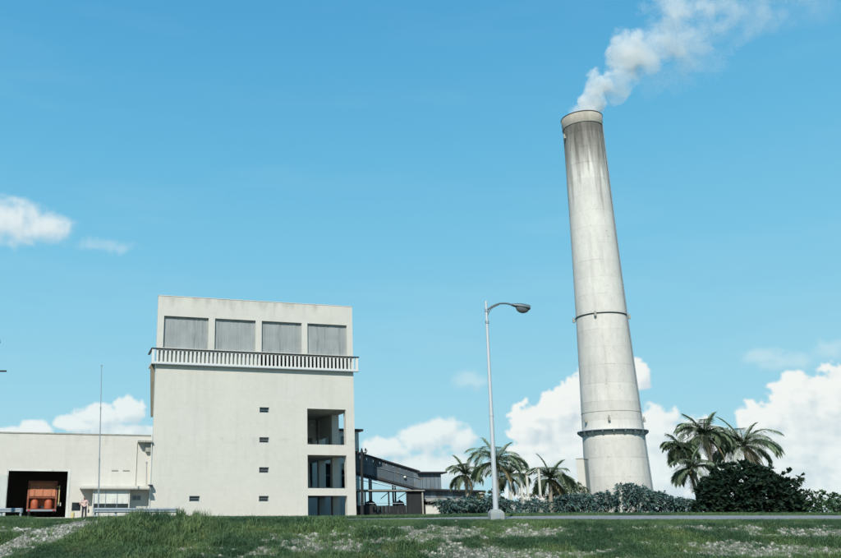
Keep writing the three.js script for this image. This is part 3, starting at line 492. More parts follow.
{
  const t = thing('white_kiosk', 'small white roofed kiosk beyond the low shed', 'kiosk', [20.2, 0, -93]);
  part('wall', bx(-0.6, 0.9, -0.3, 2.35, -1.2, 0), std(lin(0.35, 0.3, 0.25), 0.9), t); part('roof', bx(-0.7, 1.0, 2.36, 2.62, -1.4, 0.2, 0.02), M.white, t); part('door', bx(-0.1, 0.6, -0.2, 1.8, 0.003, 0.04), M.wood, t);
}
{
  const t = thing('concrete_pylon', 'slim hollow concrete pylon at the left foot of the chimney', 'pylon', [33.9, 0, -100], -0.62);
  part('shaft', bx(-0.42, 0.42, -0.4, 6.3, -1.3, 0.4, 0.02), M.hall, t);
  part('slot', bx(0.423, 0.46, 0.3, 6.1, -1.1, 0.3), M.concrete, t); part('cap', bx(-0.46, 0.48, 6.303, 6.4, -1.34, 0.44, 0.02), M.concrete, t);
}
{
  const t = thing('substation_gantry', 'pale steel gantry of posts and sagging wires in front of palms', 'gantry', [18.0, 0.02, -72]);
  for (const [x, h] of [[0.42, 3.1], [1.35, 3.75], [1.85, 3.35], [2.85, 3.85]]) { const p = part('post', [bx(x - 0.09, x + 0.09, -0.3, h, -0.09, 0.09, 0.015)], M.gantry, t); part('insulator', [cyl(0.07, 0.05, h + 0.003, h + 0.2, x, 0, 10), cyl(0.1, 0.1, h + 0.06, h + 0.09, x, 0, 12), cyl(0.09, 0.09, h + 0.13, h + 0.16, x, 0, 12)], M.porcelain, p); }
  part('wire', tube([[-0.9, 3.35, 0], [0.0, 3.1, 0], [0.42, 3.28, 0], [0.9, 3.5, 0], [1.35, 3.92, 0], [1.8, 3.55, 0], [2.3, 3.68, 0], [2.85, 4.02, 0]], 0.025, 5, 40), M.gantry, t);
  part('beam', bx(-0.3, 2.3, 1.0, 1.12, -0.2, -0.08), M.gantry, t);
  part('diagonal', [rod([0.1, 0.2, 0.1], [0.42, 2.1, 0.1], 0.05), rod([0.75, 0.2, 0.1], [0.42, 2.1, 0.1], 0.05)], M.gantry, t);
}
for (const [x, w, h, l] of [[19.55, 0.85, 1.55, 'ribbed pale transformer box under the gantry posts'], [20.75, 0.55, 1.45, 'smaller pale transformer box at the right gantry post']]) {
  const y0 = 0.1, t = thing('transformer', l, 'transformer', [x, y0, -71.2]);
  part('tank', bx(-w / 2, w / 2, -0.3, h, -0.3, 0.3, 0.03), M.hall, t);
  const fin = bx(-0.03, 0.03, 0.2, h - 0.1, 0.3, 0.48); for (let i = 0; i < 5; i++) part('cooling_fin', fin, M.hall, t, [-w / 2 + 0.08 + i * (w - 0.16) / 4, 0, 0]);
  for (const s of [-0.25, 0.25]) part('bushing', [cyl(0.05, 0.04, h, h + 0.3, s * w, 0, 10), cyl(0.08, 0.08, h + 0.08, h + 0.11, s * w, 0, 10), cyl(0.075, 0.075, h + 0.17, h + 0.2, s * w, 0, 10)], M.porcelain, t);
}

// ------------------------------------------------------------------ guard rails by the hall
function guardrail(pts, label, flare) {
  const [x0, z0] = pts[0], t = thing('guard_rail', label, 'guard rail', [x0, 0, z0]);
  const prof = [[0, -0.155], [0.03, -0.14], [0.08, -0.09], [0.08, -0.06], [0.01, -0.015], [0.01, 0.015], [0.08, 0.06], [0.08, 0.09], [0.03, 0.14], [0, 0.155]];
  const P = [], I = [], n = prof.length; let k = 0;
  const len = []; for (let i = 0; i < pts.length - 1; i++) len.push(Math.hypot(pts[i + 1][0] - pts[i][0], pts[i + 1][1] - pts[i][1]));
  const stations = []; pts.forEach(([x, z], i) => stations.push([x - x0, height(x, z) + 0.55, z - z0]));
  for (const [x, y, z] of stations) { for (const side of [0, 1]) for (const [o, h] of prof) P.push(x, y + h, z + o - side * 0.006); k++; }
  for (let i = 0; i < k - 1; i++) for (let s = 0; s < 2; s++) for (let j = 0; j < n - 1; j++) { const a = i * n * 2 + s * n + j, b = a + n * 2; I.push(a, b, a + 1, a + 1, b, b + 1); }
  const g = new THREE.BufferGeometry(); g.setAttribute('position', new THREE.Float32BufferAttribute(P, 3)); g.setIndex(I); g.computeVertexNormals();
  part('beam', g, M.galv, t);
  const post = new THREE.Group();
  for (let i = 0; i < stations.length; i++) { const [x, y, z] = stations[i]; const p = part('post', bx(x - 0.06, x + 0.06, y - 0.95, y + 0.14, z - 0.2, z - 0.06), M.galv, t); part('spacer', bx(x - 0.05, x + 0.05, y - 0.12, y + 0.12, z - 0.058, z - 0.008), M.galv, p); }
  if (flare) { const e = stations[flare > 0 ? stations.length - 1 : 0]; const q = new THREE.CylinderGeometry(0.16, 0.16, 0.33, 14, 1, true, flare > 0 ? 0 : Math.PI, Math.PI); q.translate(e[0], e[1], e[2] - 0.06); part('end_terminal', q, std(lin(0.3, 0.35, 0.38), 0.55, { metalness: 0.5, side: THREE.DoubleSide }), t); }
  return t;
}
guardrail([[-30, -66.5], [-26, -65.5], [-22.6, -64.6], [-20.4, -64.1], [-18.95, -63.9]], 'short grey guard rail left of the truck doorway', 1);
guardrail([[-13.1, -61.6], [-11.7, -61.8], [-10.2, -62], [-8.8, -62.2], [-7.5, -62.4]], 'grey guard rail below the booth canopy', -1);

// ------------------------------------------------------------------ orange refuse truck standing in the doorway, its back to us
{
  const t = thing('refuse_truck', 'rusty orange truck backed into the dark doorway, rear hopper facing out', 'truck', local(-9.25, 0.05, -2.0), YAW);
  const ext = (pts, x0, x1) => { const s = new THREE.Shape(pts.map(([z, y]) => new THREE.Vector2(-z, y))); const g = new THREE.ExtrudeGeometry(s, { depth: x1 - x0, bevelEnabled: true, bevelSize: 0.02, bevelThickness: 0.02, bevelSegments: 1 }); g.rotateY(Math.PI / 2); g.translate(x0, 0, 0); return muv(g); };
  // z is forward to the viewer: rear at z = 0, cab at z = -7
  part('body', ext([[-0.5, 0.95], [-5.2, 0.95], [-5.2, 3.0], [-0.35, 3.05]], -1.2, 1.2), M.orange, t);
  for (const s of [-1, 1]) part('hopper_side', ext([[-0.48, 0.85], [0.25, 0.7], [0.3, 1.55], [0.0, 2.2], [-0.3, 3.02], [-0.48, 3.02]], s > 0 ? 1.12 : -1.24, s > 0 ? 1.24 : -1.12), M.orangeDark, t);
  { const g = new THREE.BoxGeometry(2.16, 1.22, 0.08); muv(g); g.rotateX(-0.33); g.translate(0, 2.35, -0.02); const p = part('tail_panel', g, M.orange, t); for (const x of [-0.72, 0, 0.72]) { const q = new THREE.BoxGeometry(0.07, 1.2, 0.06); q.rotateX(-0.33); q.translate(x, 2.36, 0.05); part('stiffener', muv(q), M.orange, p); } }
  part('crest_bar', bx(-1.26, 1.26, 2.96, 3.1, -0.5, -0.2, 0.03), M.orangeDark, t);
  part('sill_bar', bx(-1.11, 1.11, 1.6, 1.74, 0.0, 0.22, 0.02), M.orangeDark, t);
  part('hopper_back', bx(-1.1, 1.1, 0.72, 1.6, -0.6, -0.55), M.orangeDark, t);
  for (const x of [-0.62, 0.56]) { const g = new THREE.LatheGeometry([[0, 0.72], [0.33, 0.72], [0.345, 0.76], [0.335, 1.0], [0.345, 1.03], [0.33, 1.3], [0.24, 1.5], [0.1, 1.56], [0, 1.57]].map((p) => new THREE.Vector2(...p)), 28); part('drum', g, M.orangeBright, t, [x, 0, -0.1]); }
  part('hopper_floor', bx(-1.11, 1.11, 0.66, 0.72, -0.5, 0.3), M.orangeDark, t);
  part('bumper', bx(-1.25, 1.25, 0.5, 0.66, 0.05, 0.3, 0.02), M.steel, t);
  for (const x of [-1.05, 1.05]) part('tail_light', bx(x - 0.11, x + 0.11, 0.53, 0.63, 0.305, 0.34, 0.01), M.redGlass, t);
  part('grab_pole', [rod([1.42, 1.1, 0.1], [1.42, 2.7, -0.1], 0.05), rod([1.2, 1.2, 0.1], [1.42, 1.2, 0.1], 0.035), rod([1.2, 2.6, -0.1], [1.42, 2.6, -0.1], 0.035)], M.paleYellow, t);
  part('mud_plate', bx(1.28, 1.62, 0.95, 1.25, -0.1, -0.05), M.white, t);
  part('chassis', bx(-0.5, 0.5, 0.5, 0.94, -7.2, -0.4), M.darkSteel, t);
  const tyre = new THREE.TorusGeometry(0.36, 0.15, 10, 26); tyre.scale(1, 1, 1.1); tyre.rotateY(Math.PI / 2); const rim = new THREE.CylinderGeometry(0.27, 0.27, 0.2, 20); rim.rotateZ(Math.PI / 2);
  for (const z of [-1.4, -2.6, -6.2]) for (const s of [-1, 1]) { const w = part('tyre', tyre, M.rubber, t, [s * 1.02, 0.5, z]); part('rim', rim, M.steel, w); }
  const cab = part('cab', bx(-1.15, 1.15, 0.8, 2.5, -7.6, -5.5, 0.08), M.orange, t); part('windscreen', bx(-1.0, 1.0, 1.6, 2.3, -7.63, -7.59), M.glass, cab); for (const s of [-1, 1]) part('side_window', bx(s > 0 ? 1.14 : -1.18, s > 0 ? 1.18 : -1.14, 1.6, 2.3, -7.3, -6.2), M.glass, cab);
}

// ------------------------------------------------------------------ person in front of the booth, body from a smooth distance field
function netMesh(sdf, lo, hi, c) {
  const n = [0, 1, 2].map((k) => Math.ceil((hi[k] - lo[k]) / c) + 1), id = (i, j, k) => (k * n[1] + j) * n[0] + i, f = new Float32Array(n[0] * n[1] * n[2]);
  for (let k = 0; k < n[2]; k++) for (let j = 0; j < n[1]; j++) for (let i = 0; i < n[0]; i++) f[id(i, j, k)] = sdf(lo[0] + i * c, lo[1] + j * c, lo[2] + k * c);
  const vert = new Int32Array(f.length).fill(-1), P = [], I = [];
  const E = []; for (let a = 0; a < 8; a++) for (const b of [a ^ 1, a ^ 2, a ^ 4]) if (b > a) E.push([a, b]);
  for (let k = 0; k < n[2] - 1; k++) for (let j = 0; j < n[1] - 1; j++) for (let i = 0; i < n[0] - 1; i++) {
    const v = []; for (let a = 0; a < 8; a++) v.push(f[id(i + (a & 1), j + ((a >> 1) & 1), k + (a >> 2))]);
    let x = 0, y = 0, z = 0, m = 0;
    for (const [a, b] of E) if (v[a] < 0 !== v[b] < 0) { const t = v[a] / (v[a] - v[b]); x += lerp(a & 1, b & 1, t); y += lerp((a >> 1) & 1, (b >> 1) & 1, t); z += lerp(a >> 2, b >> 2, t); m++; }
    if (m) { vert[id(i, j, k)] = P.length / 3; P.push(lo[0] + (i + x / m) * c, lo[1] + (j + y / m) * c, lo[2] + (k + z / m) * c); }
  }
  const quad = (a, b, d, e, flip) => { if (a < 0 || b < 0 || d < 0 || e < 0) return; if (flip) I.push(a, d, b, a, e, d); else I.push(a, b, d, a, d, e); };
  for (let k = 1; k < n[2] - 1; k++) for (let j = 1; j < n[1] - 1; j++) for (let i = 1; i < n[0] - 1; i++) {
    const s = f[id(i, j, k)] < 0;
    if (s !== f[id(i + 1, j, k)] < 0) quad(vert[id(i, j - 1, k - 1)], vert[id(i, j, k - 1)], vert[id(i, j, k)], vert[id(i, j - 1, k)], !s);
    if (s !== f[id(i, j + 1, k)] < 0) quad(vert[id(i - 1, j, k - 1)], vert[id(i - 1, j, k)], vert[id(i, j, k)], vert[id(i, j, k - 1)], !s);
    if (s !== f[id(i, j, k + 1)] < 0) quad(vert[id(i - 1, j - 1, k)], vert[id(i, j - 1, k)], vert[id(i, j, k)], vert[id(i - 1, j, k)], !s);
  }
  const g = new THREE.BufferGeometry(); g.setAttribute('position', new THREE.Float32BufferAttribute(P, 3)); g.setIndex(I); g.computeVertexNormals(); return g;
}
function bones(list, k) { return (x, y, z) => { let d = 9; for (const [a, b, r0, r1] of list) { const ax = b[0] - a[0], ay = b[1] - a[1], az = b[2] - a[2], px = x - a[0], py = y - a[1], pz = z - a[2]; const t = clamp((px * ax + py * ay + pz * az) / (ax * ax + ay * ay + az * az + 1e-9)); const q = Math.hypot(px - ax * t, py - ay * t, pz - az * t) - lerp(r0, r1, t); const h = clamp(0.5 + 0.5 * (d - q) / k); d = lerp(d, q, h) - k * h * (1 - h); } return d; }; }
{
  const p0 = local(-5.75, 0, 4.6), t = thing('person', 'person in a pale pink shirt and dark trousers standing by the doorway, hand on hip', 'person', [p0[0], height(p0[0], p0[2]), p0[2]], 0.2);
  const skin = std(lin(0.22, 0.12, 0.08), 0.6), shirt = std(lin(0.60, 0.40, 0.36), 0.85), trouser = std(lin(0.03, 0.032, 0.04), 0.9), hair = std(lin(0.012, 0.01, 0.01), 0.7), shoe = std(lin(0.02, 0.018, 0.016), 0.6);
  // right arm (viewer's left) hand on hip, left arm holding a dark bag
  const arm = { sL: [0.19, 1.36, 0], eL: [0.30, 1.1, 0.02], wL: [0.33, 0.87, 0.08], sR: [-0.19, 1.36, 0], eR: [-0.40, 1.13, -0.02], wR: [-0.2, 0.99, 0.1] };
  const headB = bones([[[0, 1.54, 0.01], [0, 1.6, 0], 0.088, 0.092], [[0, 1.49, 0.05], [0, 1.53, 0.04], 0.05, 0.065], [[0, 1.53, 0.1], [0, 1.56, 0.09], 0.014, 0.01], [[-0.09, 1.53, 0], [-0.09, 1.56, 0], 0.014, 0.016], [[0.09, 1.53, 0], [0.09, 1.56, 0], 0.014, 0.016]], 0.02);
  const body = bones([[[0, 1.36, 0], [0, 1.5, 0.01], 0.062, 0.055], [[-0.1, 1.3, 0], [0.1, 1.3, 0], 0.12, 0.12], [[0, 1.25, 0], [0, 1.0, 0], 0.13, 0.125], [[-0.07, 0.94, 0], [0.07, 0.94, 0], 0.13, 0.13],
    [[-0.095, 0.9, 0], [-0.11, 0.5, 0.02], 0.09, 0.06], [[-0.11, 0.5, 0.02], [-0.12, 0.08, 0], 0.062, 0.042], [[0.095, 0.9, 0], [0.13, 0.5, 0.03], 0.09, 0.06], [[0.13, 0.5, 0.03], [0.15, 0.08, 0], 0.062, 0.042], [[-0.12, 0.045, -0.02], [-0.13, 0.035, 0.15], 0.045, 0.032], [[0.15, 0.045, -0.02], [0.17, 0.035, 0.15], 0.045, 0.032],
    [arm.sL, arm.eL, 0.056, 0.044], [arm.eL, arm.wL, 0.043, 0.03], [arm.sR, arm.eR, 0.056, 0.044], [arm.eR, arm.wR, 0.043, 0.03]], 0.03);
  const hand = (w, dx, dy, dz) => { const L = [[w, [w[0] + dx * 0.08, w[1] + dy * 0.08, w[2] + dz * 0.08], 0.028, 0.03]]; const side = [dz || 0.3, 0, -dx]; for (let i = 0; i < 4; i++) { const o = (i - 1.5) * 0.02, b = [w[0] + dx * 0.09 + side[0] * o, w[1] + dy * 0.09, w[2] + dz * 0.09 + side[2] * o], l = [0.05, 0.06, 0.055, 0.042][i], m = [b[0] + dx * l * 0.6, b[1] + dy * l * 0.6, b[2] + dz * l * 0.6], e = [m[0] + dx * l * 0.3, m[1] + dy * l * 0.3 - 0.02, m[2] + dz * l * 0.3 + 0.015]; L.push([b, m, 0.0095, 0.009], [m, e, 0.009, 0.008]); } L.push([[w[0] + dx * 0.03, w[1] + dy * 0.03, w[2] + dz * 0.03 + 0.02], [w[0] + dx * 0.08, w[1] + dy * 0.08, w[2] + dz * 0.08 + 0.055], 0.012, 0.009]); return [bones(L, 0.006), w]; };
  const hands = [hand(arm.wL, 0.05, -1, 0.05), hand(arm.wR, 0.75, -0.35, 0.3)];
  const geos = [netMesh(body, [-0.5, -0.02, -0.2], [0.5, 1.56, 0.25], 0.013), netMesh(headB, [-0.13, 1.42, -0.13], [0.13, 1.72, 0.14], 0.006), ...hands.map(([f, w]) => netMesh(f, [w[0] - 0.2, w[1] - 0.22, w[2] - 0.16], [w[0] + 0.2, w[1] + 0.1, w[2] + 0.2], 0.005))];
  part('body', geos, skin, t);
  const inflate = (list, k, r, lo, hi) => { const f = bones(list, k); return netMesh((x, y, z) => Math.max(f(x, y, z) - r, lo - y, y - hi), [-0.55, lo - 0.05, -0.25], [0.55, hi + 0.05, 0.28], 0.013); };
  part('shirt', inflate([[[-0.1, 1.3, 0], [0.1, 1.3, 0], 0.12, 0.12], [[0, 1.25, 0], [0, 0.95, 0], 0.13, 0.135], [[-0.06, 0.95, 0], [0.06, 0.95, 0], 0.13, 0.13], [arm.sL, [0.265, 1.18, 0.01], 0.056, 0.055], [arm.sR, [-0.33, 1.21, -0.01], 0.056, 0.055]], 0.03, 0.014, 0.88, 1.44), shirt, t);
  part('trousers', inflate([[[-0.07, 0.92, 0], [0.07, 0.92, 0], 0.13, 0.13], [[-0.095, 0.9, 0], [-0.11, 0.5, 0.02], 0.09, 0.065], [[-0.11, 0.5, 0.02], [-0.12, 0.08, 0], 0.065, 0.058], [[0.095, 0.9, 0], [0.13, 0.5, 0.03], 0.09, 0.065], [[0.13, 0.5, 0.03], [0.15, 0.08, 0], 0.065, 0.058]], 0.025, 0.012, 0.06, 0.96), trouser, t);
  part('hair', netMesh((x, y, z) => Math.max(headB(x, y, z) - 0.014, 1.585 - y - (z < 0.02 ? 0.09 : 0), 0), [-0.14, 1.46, -0.14], [0.14, 1.74, 0.14], 0.008), hair, t);
  for (const s of [0, 1]) part('shoe', bones2(s), shoe, t);
  function bones2(s) { const x = s ? 0.15 : -0.12, f = bones([[[x, 0.05, -0.03], [x + (s ? 0.02 : -0.01), 0.04, 0.16], 0.055, 0.042]], 0.01); return netMesh((a, b, c) => Math.max(f(a, b, c), 0.0 - b), [x - 0.1, -0.02, -0.12], [x + 0.12, 0.14, 0.24], 0.01); }
  const bag = thing('shoulder_bag', 'dark bag held at the side of the standing person', 'bag', [p0[0] + 0.36, height(p0[0], p0[2]) + 0.42, p0[2] + 0.02], 0.2);
  part('bag_body', new RoundedBoxGeometry(0.12, 0.28, 0.32, 3, 0.04).translate(0, 0.14, 0), trouser, bag); part('strap', new THREE.TorusGeometry(0.09, 0.012, 6, 20, Math.PI).rotateY(Math.PI / 2).translate(0, 0.27, 0), trouser, bag);
}
{
  const p = local(-6.6, 0, 1.2), t = thing('oil_can', 'small yellowish can on the ground at the right door jamb', 'can', [p[0], height(p[0], p[2]), p[2]]);
  part('can_body', [cyl(0.16, 0.16, 0, 0.42, 0, 0, 20), cyl(0.165, 0.165, 0.2, 0.23, 0, 0, 20), cyl(0.16, 0.05, 0.42, 0.5, 0, 0, 20)], M.paleYellow, t); part('handle', new THREE.TorusGeometry(0.1, 0.012, 6, 20, Math.PI).translate(0, 0.47, 0), M.darkSteel, t);
}

// ------------------------------------------------------------------ vegetation
function soup() { return { p: [], n: [], c: [] }; }
function tri(s, a, b, c, col) { const ux = b[0] - a[0], uy = b[1] - a[1], uz = b[2] - a[2], vx = c[0] - a[0], vy = c[1] - a[1], vz = c[2] - a[2]; let nx = uy * vz - uz * vy, ny = uz * vx - ux * vz, nz = ux * vy - uy * vx; const l = Math.hypot(nx, ny, nz) || 1; nx /= l; ny /= l; nz /= l; for (const q of [a, b, c]) { s.p.push(q[0], q[1], q[2]); s.n.push(nx, ny, nz); s.c.push(col[0], col[1], col[2]); } }
function build(s) { const g = new THREE.BufferGeometry(); g.setAttribute('position', new THREE.Float32BufferAttribute(s.p, 3)); g.setAttribute('normal', new THREE.Float32BufferAttribute(s.n, 3)); g.setAttribute('color', new THREE.Float32BufferAttribute(s.c, 3)); return g; }
const V = (x, y, z) => new THREE.Vector3(x, y, z);
// one bent leaf: direction d, up hint, length, width
function addLeaf(s, P, d, L, w, bend, col, R) {
  const side = V(d.z, 0, -d.x); if (side.lengthSq() < 1e-4) side.set(1, 0, 0); side.normalize().applyAxisAngle(d, (R() - 0.5) * 1.8); const up = side.clone().cross(d).normalize();
  const m = P.clone().addScaledVector(d, L * 0.5), e = P.clone().addScaledVector(d, L).addScaledVector(V(0, -1, 0), L * bend); m.addScaledVector(V(0, -1, 0), L * bend * 0.2);
  const a = m.clone().addScaledVector(side, w).addScaledVector(up, w * 0.3), b = m.clone().addScaledVector(side, -w).addScaledVector(up, w * 0.3);
  const k = (q) => [q.x, q.y, q.z]; tri(s, k(P), k(a), k(m), col); tri(s, k(P), k(m), k(b), col); tri(s, k(m), k(a), k(e), col); tri(s, k(m), k(e), k(b), col);
}
function tint(R, base, spread) { const k = 1 + (R() - 0.5) * spread, w = (R() - 0.5) * 0.3; return [base[0] * k * (1 + w), base[1] * k, base[2] * k * (1 - w * 0.6)]; }
// a shrub or broad tree: twigs reach through the crown and carry leaf rosettes
function shrub(name, label, category, [x, y, z], o, group) {
  const R = rng(o.seed), t = thing(name, label, category, [x, y, z], 0, group), s = soup(), stems = [];
  for (const [bx_, by, bz, rx, ry, rz] of o.blobs) for (let i = 0; i < o.rosettes * rx * ry; i++) {
    const u = V(R() * 2 - 1, R() * 2 - 1, R() * 2 - 1); if (u.lengthSq() > 1 || u.lengthSq() < 0.01) continue;
    const rr = Math.pow(u.length(), 0.45); u.normalize(); const jag = 0.86 + 0.3 * noise3(u.x * 2.4 + o.seed, u.y * 2.4, u.z * 2.4);
    const P = V(bx_ + u.x * rx * rr * jag, by + u.y * ry * rr * jag, bz + u.z * rz * rr * jag); if (P.y < 0.05) continue;
    const axis = u.clone().multiplyScalar(0.8).add(V(0, o.up ?? 0.5, 0)).add(V(R() - 0.5, R() - 0.5, R() - 0.5)).normalize(), n = o.per ?? 7, c0 = tint(R, o.color, 0.5);
    for (let k = 0; k < n; k++) { const d = axis.clone().add(V(R() * 2 - 1, R() * 2 - 1, R() * 2 - 1).multiplyScalar(0.85)).normalize(); addLeaf(s, P.clone().addScaledVector(d, 0.02), d, o.leaf * (0.7 + R() * 0.6), o.width * (0.8 + R() * 0.4), o.bend ?? 0.25, c0.map((q) => q * (0.85 + R() * 0.3)), R); }
    if (i % 14 === 0) stems.push(rod([bx_ * 0.4 + (R() - 0.5) * 0.4, -0.1, bz * 0.4 + (R() - 0.5) * 0.4], [P.x, P.y, P.z], 0.03, 0.008, 5));
  }
  part('foliage', build(s), M.leaf, t); if (stems.length) part('stems', stems, M.stem, t).userData.kind = 'stuff';
  return t;
}
const BLUE = [0.11, 0.185, 0.165], DARK = [0.021, 0.048, 0.027], MIDG = [0.05, 0.105, 0.045];
// hedge of bluish shrubs along the far verge: [x, z, half width, height, seed, label]
[[12.3, -66, 0.95, 1.3, 1, 'bluish shrub at the left end of the hedge, by the bunker wall'], [13.9, -66.4, 1.0, 1.45, 2, 'second bluish shrub of the hedge from its left end'], [15.4, -65.4, 0.95, 1.45, 3, 'bluish shrub just left of the street lamp'], [16.7, -65, 0.7, 1.15, 4, 'small bluish shrub just right of the street lamp foot'],
 [18.7, -66, 0.85, 1.2, 5, 'low bluish shrub under the gantry posts'], [20.3, -65.4, 1.1, 1.5, 6, 'bluish shrub in front of the transformer boxes'], [22.1, -66, 1.1, 1.6, 7, 'bluish shrub midway between gantry and chimney'], [23.8, -66.4, 1.1, 1.8, 8, 'bluish shrub in front of the concrete pylon'],
 [25.6, -64.6, 1.35, 2.45, 9, 'tallest bluish shrub, at the foot of the chimney'], [27.5, -65.2, 1.05, 1.85, 10, 'bluish shrub at the right foot of the chimney'], [29.1, -65, 0.8, 1.35, 11, 'low bluish shrub between chimney and the dark tree'], [30.3, -67, 0.75, 1.15, 12, 'last low bluish shrub before the dark tree']
].forEach(([x, z, w, h, seed, label]) => {
  const R = rng(seed * 31), blobs = [[0, h * 0.42, 0, w, h * 0.44, 0.9]]; for (let i = 0; i < 4; i++) blobs.push([(R() - 0.5) * w * 1.3, h * (0.5 + R() * 0.22), (R() - 0.5) * 0.8, w * (0.4 + R() * 0.2), h * (0.2 + R() * 0.1), 0.6]);
  shrub('hedge_shrub', label, 'shrub', [x, height(x, z), z], { seed, blobs, rosettes: 200, leaf: 0.36, width: 0.05, per: 8, bend: 0.45, color: BLUE, up: 0.6 }, 'shrubs of the roadside hedge');
});
// the dark broad tree right of the chimney and lighter growth beyond it
{
  const x = 33.4, z = -64;
  const t = shrub('dark_tree', 'broad dense dark green tree at the right behind the road', 'tree', [x, height(x, z), z], { seed: 50, rosettes: 150, leaf: 0.36, width: 0.12, per: 9, bend: 0.15, color: DARK, up: 0.3, blobs: [[0, 1.5, 0, 3.2, 1.7, 2.2], [-1.6, 1.2, 0.3, 1.9, 1.3, 1.8], [1.6, 1.2, 0.2, 1.9, 1.3, 1.8], [-0.2, 2.7, 0, 1.9, 1.0, 1.5], [1.3, 2.6, 0.1, 1.0, 0.9, 0.9], [2.7, 2.2, 0.1, 0.9, 0.55, 0.7], [3.5, 2.75, 0.1, 0.62, 0.36, 0.5], [-2.2, 1.9, 0, 0.9, 0.7, 0.9], [-2.9, 0.6, 0.2, 1.0, 0.7, 1], [2.9, 0.7, 0.2, 1.2, 0.8, 1.1], [0, 0.5, 0.6, 3.4, 0.6, 1.4]] });
  part('trunk', [rod([0, -0.2, 0], [0.1, 1.6, 0], 0.28, 0.18, 10), rod([0.1, 1.0, 0], [-1.6, 2.3, 0.2], 0.13, 0.05, 8), rod([0.1, 1.1, 0], [1.9, 2.2, 0], 0.14, 0.06, 8), rod([1.9, 2.2, 0], [3.4, 2.7, 0.1], 0.06, 0.025, 8), rod([0.1, 1.5, 0], [0, 3.0, 0], 0.14, 0.05, 8)], M.stem, t);
}
[[38.4, -66, 60, 1.15, 1.9, DARK, 'small dark bush with upright sprigs right of the dark tree'], [40.6, -67, 61, 1.5, 1.75, MIDG, 'rounded mid green bush near the right edge'], [43.2, -68, 62, 1.6, 1.45, MIDG, 'low green bush at the right edge of the picture'], [38.6, -62.5, 63, 1.9, 1.05, [0.06, 0.125, 0.055], 'low bright green undergrowth in front of the right-hand bushes'], [41.6, -62.5, 64, 1.9, 0.95, [0.06, 0.125, 0.055], 'low bright green undergrowth at the far right verge']]
  .forEach(([x, z, seed, w, h, color, label]) => shrub('bush', label, 'bush', [x, height(x, z), z], { seed, blobs: [[0, h * 0.45, 0, w, h * 0.5, 1.1], [-w * 0.45, h * 0.62, 0, w * 0.45, h * 0.34, 0.7], [w * 0.35, h * 0.6, 0.1, w * 0.45, h * 0.32, 0.7]], rosettes: 95, leaf: 0.3, width: 0.07, per: 7, color }, 'bushes at the right edge'));
// pale undergrowth and far scrub under the palms
[[21.5, -76, 70, 1.7, 1.9, 'yellowish scrub at the foot of the middle palms'], [24.9, -78, 71, 1.8, 2.5, 'green scrub between middle palms and the pylon'], [18.6, -79, 72, 1.6, 2.3, 'scrub behind the gantry posts'], [28.4, -88, 73, 2.0, 3.3, 'green scrub tree just left of the pylon']]
  .forEach(([x, z, seed, w, h, label]) => shrub('scrub', label, 'bush', [x, height(x, z), z], { seed, blobs: [[0, h * 0.45, 0, w, h * 0.5, 1.2], [w * 0.3, h * 0.7, 0, w * 0.5, h * 0.3, 0.8], [-w * 0.4, h * 0.62, 0, w * 0.5, h * 0.3, 0.8]], rosettes: 70, leaf: 0.42, width: 0.05, per: 8, bend: 0.5, color: [0.085, 0.12, 0.05] }, 'scrub under the palms'));

// palms: every frond is a part; a few frond shapes shared
function frondGeo(seed, L, rise, droop, curl, leafL, base) {
  const R = rng(seed), s = soup(), n = 42, pts = []; let x = 0, y = 0, a = 0;
  for (let i = 0; i <= n; i++) { pts.push([x, y]); a = rise - droop * Math.pow(i / n, curl); x += Math.cos(a) * L / n; y += Math.sin(a) * L / n; }
  for (let i = 0; i < n; i++) { const w = 0.05 * (1 - i / n) + 0.008; tri(s, [pts[i][0], pts[i][1], w], [pts[i + 1][0], pts[i + 1][1], w * 0.9], [pts[i][0], pts[i][1] - w, -w], [base[0] * 1.7, base[1] * 1.3, base[2] * 1.1]); tri(s, [pts[i + 1][0], pts[i + 1][1], w * 0.9], [pts[i + 1][0], pts[i + 1][1] - w, -w * 0.9], [pts[i][0], pts[i][1] - w, -w], [base[0] * 1.7, base[1] * 1.3, base[2] * 1.1]); }
  for (let i = 3; i <= n; i++) for (const sd of [-1, 1]) {
    const t = i / n, [px, py] = pts[i], l = leafL * (0.45 + 0.75 * Math.sin(Math.PI * Math.min(1, 0.12 + t * 0.85))) * (0.85 + R() * 0.3), j = Math.min(n - 1, i), tx = pts[j + 1 > n ? n : j + 1][0] - pts[j][0], ty = pts[j + 1 > n ? n : j + 1][1] - pts[j][1], tl = Math.hypot(tx, ty) || 1;
    const fw = 0.45 + 0.5 * t, dn = 0.1 + 0.6 * R(), m = [px + tx / tl * l * fw * 0.55, py + ty / tl * l * fw * 0.55 - l * dn * 0.15, sd * l * 0.5], e = [px + tx / tl * l * fw, py + ty / tl * l * fw - l * dn * 0.75, sd * l * (0.72 + 0.2 * R())], w = 0.041, col = tint(R, base, 0.5);
    tri(s, [px - w * 0.5, py, 0], [px + w * 0.5, py, 0], [m[0] + w, m[1], m[2]], col); tri(s, [px - w * 0.5, py, 0], [m[0] + w, m[1], m[2]], [m[0] - w, m[1], m[2]], col); tri(s, [m[0] - w, m[1], m[2]], [m[0] + w, m[1], m[2]], e, col);
  }
  return build(s);
}
const G1 = [0.22, 0.28, 0.18], G2 = [0.155, 0.21, 0.125], G3 = [0.30, 0.26, 0.15];
